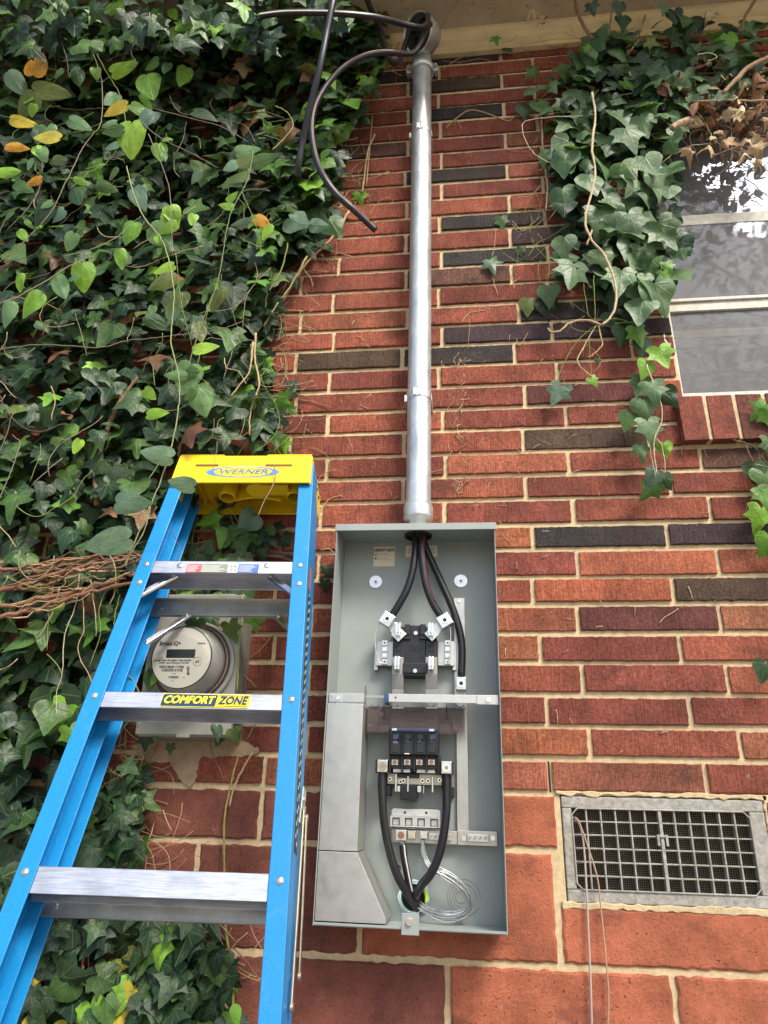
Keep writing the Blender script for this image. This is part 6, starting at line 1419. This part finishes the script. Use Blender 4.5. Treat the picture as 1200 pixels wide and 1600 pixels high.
# --- greenbrier vine in front of the ivy and of the ladder
BRS = [(0.20, 0.38, 0.035), (0.26, 0.44, 0.04), (0.15, 0.31, 0.03)]
gb = thing('greenbrier_vine', 'long vine of glossy pale green rounded leaves trailing in front of the dark ivy', 'vine')
lv = Leaves()
LI_ = [(0.17, 0.30, 0.12), (0.14, 0.26, 0.11)]
G = [((73, 21), 22, (-.2, -1), 3, BRS), ((60, 100), 44, (.2, 1), 3, OR), ((77, 137), 56, (1, -.1), 3, OL), ((37, 160), 42, (-.6, -.8), 3, OL), ((20, 122), 50, (.6, -.8), 4, PALE), ((120, 90), 46, (1, -.3), 3, PALE), ((78, 62), 40, (.5, -.8), 3, PALE), ((195, 104), 44, (.9, .3), 3, BRS), ((232, 132), 50, (.3, -1), 3, BRS), ((222, 165), 42, (.9, -.4), 3, BRS), ((176, 168), 42, (-.9, -.3), 3, YE), ((200, 210), 60, (0, -1), 3, BRS), ((122, 190), 40, (.9, -.5), 3, LI_), ((175, 205), 34, (-.9, -.2), 3, MID), ((320, 175), 40, (.9, -.3), 3, MID), ((375, 250), 46, (-.9, -.1), 3, OL), ((416, 247), 42, (.9, .3), 3, MID), ((362, 275), 48, (-.9, -.1), 3, OL), ((388, 232), 38, (.9, .1), 3, LI_), ((365, 308), 22, (.7, .5), 3, BRS), ((353, 322), 24, (-.8, .1), 3, BRS), ((375, 347), 38, (-.9, -.1), 4, PALE), ((410, 345), 36, (.7, -.6), 3, OR), ((270, 332), 34, (.5, -1), 3, BRS), ((258, 340), 30, (-.2, -1), 4, BRS), ((198, 360), 40, (-.4, -1), 3, BRS), ((215, 306), 48, (.5, -1), 4, PALE), ((245, 365), 44, (.5, -.6), 3, LI_), ((35, 187), 50, (.9, -.3), 4, YE), ((70, 213), 44, (-.9, .1), 3, YE), ((25, 228), 42, (.9, -.2), 4, OR), ((50, 282), 26, (-.9, -.3), 3, OR), ((12, 265), 34, (.8, .1), 3, BRS), ((125, 428), 46, (.1, -1), 3, BRS), ((92, 446), 46, (.5, -1), 4, LI_), ((7, 487), 44, (-.2, -1), 4, LI_), ((47, 474), 50, (-.6, -1), 4, BRS), ((187, 400), 34, (.2, -1), 4, BRS), ((250, 440), 48, (-.8, -.4), 3, OL), ((270, 475), 50, (-.4, -1), 3, OL), ((335, 462), 44, (-.5, -1), 4, OL), ((300, 506), 34, (-.9, -.5), 2, PALE), ((312, 516), 40, (.3, -1), 4, OL), ((322, 540), 40, (.8, .2), 3, BRS), ((290, 590), 52, (-.2, -1), 3, LI_), ((270, 585), 44, (-.9, .1), 4, LI_), ((312, 625), 48, (.3, -1), 3, LI_), ((240, 708), 56, (-.9, .2), 3, PALE), ((210, 786), 64, (.9, -.1), 3, PALE), ((160, 848), 78, (-.9, -.2), 3, PALE), ((280, 755), 46, (-.9, .2), 3, PALE), ((245, 500), 44, (.8, -.4), 3, MID), ((246, 645), 34, (1, .1), 3, BRS), ((232, 615), 24, (.5, -.5), 3, BRS), ((118, 697), 24, (-.4, -1), 3, BRS), ((107, 375), 30, (-.4, -1), 3, LI_), ((228, 185), 40, (-.4, -1), 3, PALE), ((140, 20), 24, (.6, -.8), 4, BRS), ((120, 45), 22, (.5, -1), 4, BRS), ((20, 45), 20, (.5, -.8), 4, BRS), ((65, 240), 26, (.5, -1), 3, LI_), ((35, 290), 36, (.7, -.4), 3, MID), ((120, 305), 40, (.4, -1), 3, MID), ((165, 290), 36, (.9, -.4), 3, MID), ((60, 330), 44, (-.6, -.6), 3, DK), ((270, 20), 26, (.5, -.9), 4, BRS), ((268, 50), 22, (-.3, -1), 3, BRS), ((258, 105), 22, (-.2, -1), 3, LI_), ((100, 30), 30, (-.5, -1), 4, PALE), ((45, 30), 40, (.2, -1), 3, PALE), ((50, 70), 44, (.5, -.8), 3, MID), ((95, 250), 30, (.8, -.2), 3, OL), ((15, 60), 20, (.6, -.6), 3, BRS)]
rv = random.Random(5)
for q in range(70):
    ex, ey = rv.choice([(110, 20), (150, 90), (190, 160), (200, 230), (60, 60), (30, 30), (105, 100), (140, 30), (20, 180), (60, 230), (120, 290), (60, 340), (250, 240), (330, 260), (265, 350), (272, 460), (390, 250), (400, 350), (340, 440), (300, 560), (285, 640), (90, 430), (40, 460), (20, 400), (270, 60), (250, 30)])
    G.append(((ex + rv.gauss(0, 24), ey + rv.gauss(0, 20)), rv.uniform(14, 34), (rv.gauss(0, .8), -abs(rv.gauss(.6, .5))), rv.choice((3, 4)), rv.choice([BRS, BRS, LI_, MID, PALE])))
for (px, py), s, (tx, tz), kd, C_ in G:
    Y = 0.27 if py < 700 else 0.33
    p = at(px, py, Y); size = s / FPX * (p - CAM).dot(CF); t = Vector((tx, -0.1, tz)).normalized()
    lv.add(tuple(p - t * size * 0.5), (rg.gauss(0, .15), -1, -0.25 + rg.gauss(0, .15)), t, size, kd, rg.choice(C_), rg, 2, 0.55, 1.0 if abs(tx) < .7 else 0.68)
lv.build('leaves', M['smi'], gb)
st = MB(); SP[0] = gb; VG = (0.16, 0.2, 0.07); VT = (0.2, 0.16, 0.12)
for P, r, c in [([(95, -20), (110, 20), (140, 65), (165, 110), (188, 150), (196, 190), (200, 235)], .0016, VG), ([(83, 20), (95, 60), (105, 95), (107, 120)], .0014, VT), ([(140, 70), (155, 110), (160, 140), (158, 190), (145, 210), (130, 230), (105, 280), (80, 330), (40, 375), (12, 402)], .0016, VT), ([(198, 260), (208, 300), (225, 340), (250, 370), (262, 400), (270, 440), (272, 470), (268, 510), (268, 540), (278, 580), (280, 620), (272, 680), (255, 740), (235, 790), (205, 860), (195, 885)], .0019, (0.24, 0.27, 0.12)), ([(232, 210), (245, 240), (262, 285), (268, 340), (270, 400)], .0014, VT), ([(220, 190), (250, 215), (300, 240), (340, 262)], .0013, VT), ([(240, 170), (300, 185), (350, 200), (388, 222)], .0013, VT), ([(265, 150), (280, 175), (320, 182), (380, 195), (400, 165 + 60)], .001, VT), ([(395, 235), (390, 270), (378, 300), (362, 330), (352, 370), (348, 400), (340, 440), (325, 480), (310, 520), (292, 580)], .0015, VG), ([(378, 300), (395, 340), (405, 370), (408, 400)], .0012, VG), ([(-10, 478), (30, 462), (70, 440), (110, 415), (145, 400)], .0015, LTAN), ([(-10, 548), (60, 538), (150, 543), (200, 532), (230, 529), (290, 522), (340, 516), (380, 502)], .0015, VT), ([(-10, 640 - 220), (10, 400), (12, 398)], .001, VT), ([(0, 180), (40, 190), (90, 204), (130, 205), (160, 190)], .001, VG), ([(60, 300), (40, 330), (10, 360)], .001, VT), ([(100, 400), (140, 390), (180, 372), (205, 350), (220, 338)], .0013, (.3, .3, .2)), ([(95, 35), (130, 36), (160, 40), (188, 46)], .0008, VG), ([(205, 62), (206, 85), (215, 100)], .0012, VG), ([(60, -10), (130, 20), (150, 30)], .001, VG), ([(240, 60), (262, 75), (275, 88), (288, 88)], .0008, VG), ([(0, 25), (20, 35), (35, 45)], .001, VG), ([(235, 790), (225, 830), (195, 880)], .0014, (.3, .25, .15)), ([(425, 235), (445, 215), (458, 195), (448, 175), (430, 165)], .0015, (.35, .36, .14)), ([(455, 185), (430, 190), (420, 190)], .0008, VG), ([(350, 560), (355, 575), (372, 580), (385, 600)], .001, (.5, .45, .25)), ([(275, 395), (283, 470), (300, 540)], .0009, VG), ([(348, 402), (343, 430), (330, 470), (318, 510)], .001, VG), ([(-5, 790), (30, 700), (20, 680)], .0012, VT)]:
    stem(st, P, .285 if P[-1][1] < 700 else .30, r, r * .7, c, 7)
def curlt(mbx, px, py, L, a, Y, r=0.0007):
    p = at(px, py, Y); mbx.tube(wander(rg, tuple(p), (math.cos(a), math.sin(a)), L, .008, .7), r, 4)
for i in range(44):
    st.cur = rg.choice([VG, (.28, .32, .12), VT]); e = rg.choice([(60, 60), (130, 60), (190, 90), (200, 180), (230, 240), (300, 200), (40, 200), (100, 200), (60, 260), (180, 260), (370, 340), (270, 560), (330, 620), (400, 620)])
    curlt(st, e[0] + rg.gauss(0, 30), e[1] + rg.gauss(0, 25), rg.uniform(.04, .16), rg.uniform(0, 6.28), .25)
st.build('tendrils', M['stem'], gb)

# ------------------------------------------------------------------ garden trees behind the camera, seen in the window and in the metal
def tree(name, label, x, y, h, rad, seed):
    rt = random.Random(seed); root = thing(name, label, 'tree')
    mb = MB(); mb.cur = (0.14, 0.10, 0.07)
    tr = [Vector((x, y, 0)), Vector((x + .1, y, h * .3)), Vector((x - .1, y + .1, h * .6)), Vector((x, y, h * .9))]
    mb.tube(smoothpath(tr, 5), .2, 10, [0.24 - 0.2 * i / 15 for i in range(16)])
    tips = []
    for i in range(34):
        z = h * rt.uniform(.22, .85); a = rt.uniform(0, 6.28); L = rad * (1.1 - abs(z / h - .5)) * rt.uniform(.6, 1.1)
        e = Vector((x + math.cos(a) * L, y + math.sin(a) * L, z + L * rt.uniform(.05, .5))); s = Vector((x, y, z))
        mid = (s + e) / 2 + Vector((0, 0, .2)); P = smoothpath([s, mid, e], 4); mb.tube(P, .04, 5, [.06 - .05 * q / 8 for q in range(9)])
        for q in range(9):
            t = rt.uniform(.35, 1.05); c = s.lerp(e, t) + Vector((rt.gauss(0, .35), rt.gauss(0, .35), rt.gauss(0, .3))); tips.append(c); mb.tube([s.lerp(e, t * .9), c], .01, 4)
    mb.build('trunk', M['stem'], root)
    V = []; F = []; Cc = []; n = 0
    nr = np.random.RandomState(seed)
    for c in tips:
        for q in range(rt.randint(15, 27)):
            p = np.array(c) + nr.normal(0, .26, 3); u = nr.normal(0, 1, 3); u /= np.linalg.norm(u); v = np.cross(u, nr.normal(0, 1, 3)); v /= np.linalg.norm(v); s = rt.uniform(.05, .09)
            V += [p - u * s, p + v * s * .45, p + u * s, p - v * s * .45]; F.append((n, n + 1, n + 2, n + 3)); n += 4
            k = rt.uniform(.7, 1.3); Cc += [(0.10 * k, 0.14 * k, 0.05 * k, 1)] * 4
    me = bpy.data.meshes.new('crown'); me.from_pydata([tuple(p) for p in V], [], F); me.materials.append(M['tleaf'])
    me.color_attributes.new('col', 'FLOAT_COLOR', 'POINT').data.foreach_set('color', np.array(Cc, dtype=np.float32).ravel())
    o = bpy.data.objects.new('crown', me); COL.objects.link(o); o.parent = root
M['tleaf'] = mat_leaf('tree_leaf', 0.5, 0.0, (0,), transl=0.35)
tree('garden_tree', 'broad leafy tree standing in the garden opposite the window', 5.0, -6.8, 10.0, 3.0, 5)
tree('garden_tree', 'taller leafy tree further off across the lawn to the left', -5.5, -12.0, 9.5, 3.6, 9)
tree('garden_tree', 'leafy tree at the far right of the garden', 12.0, -13.5, 16.0, 5.5, 21)
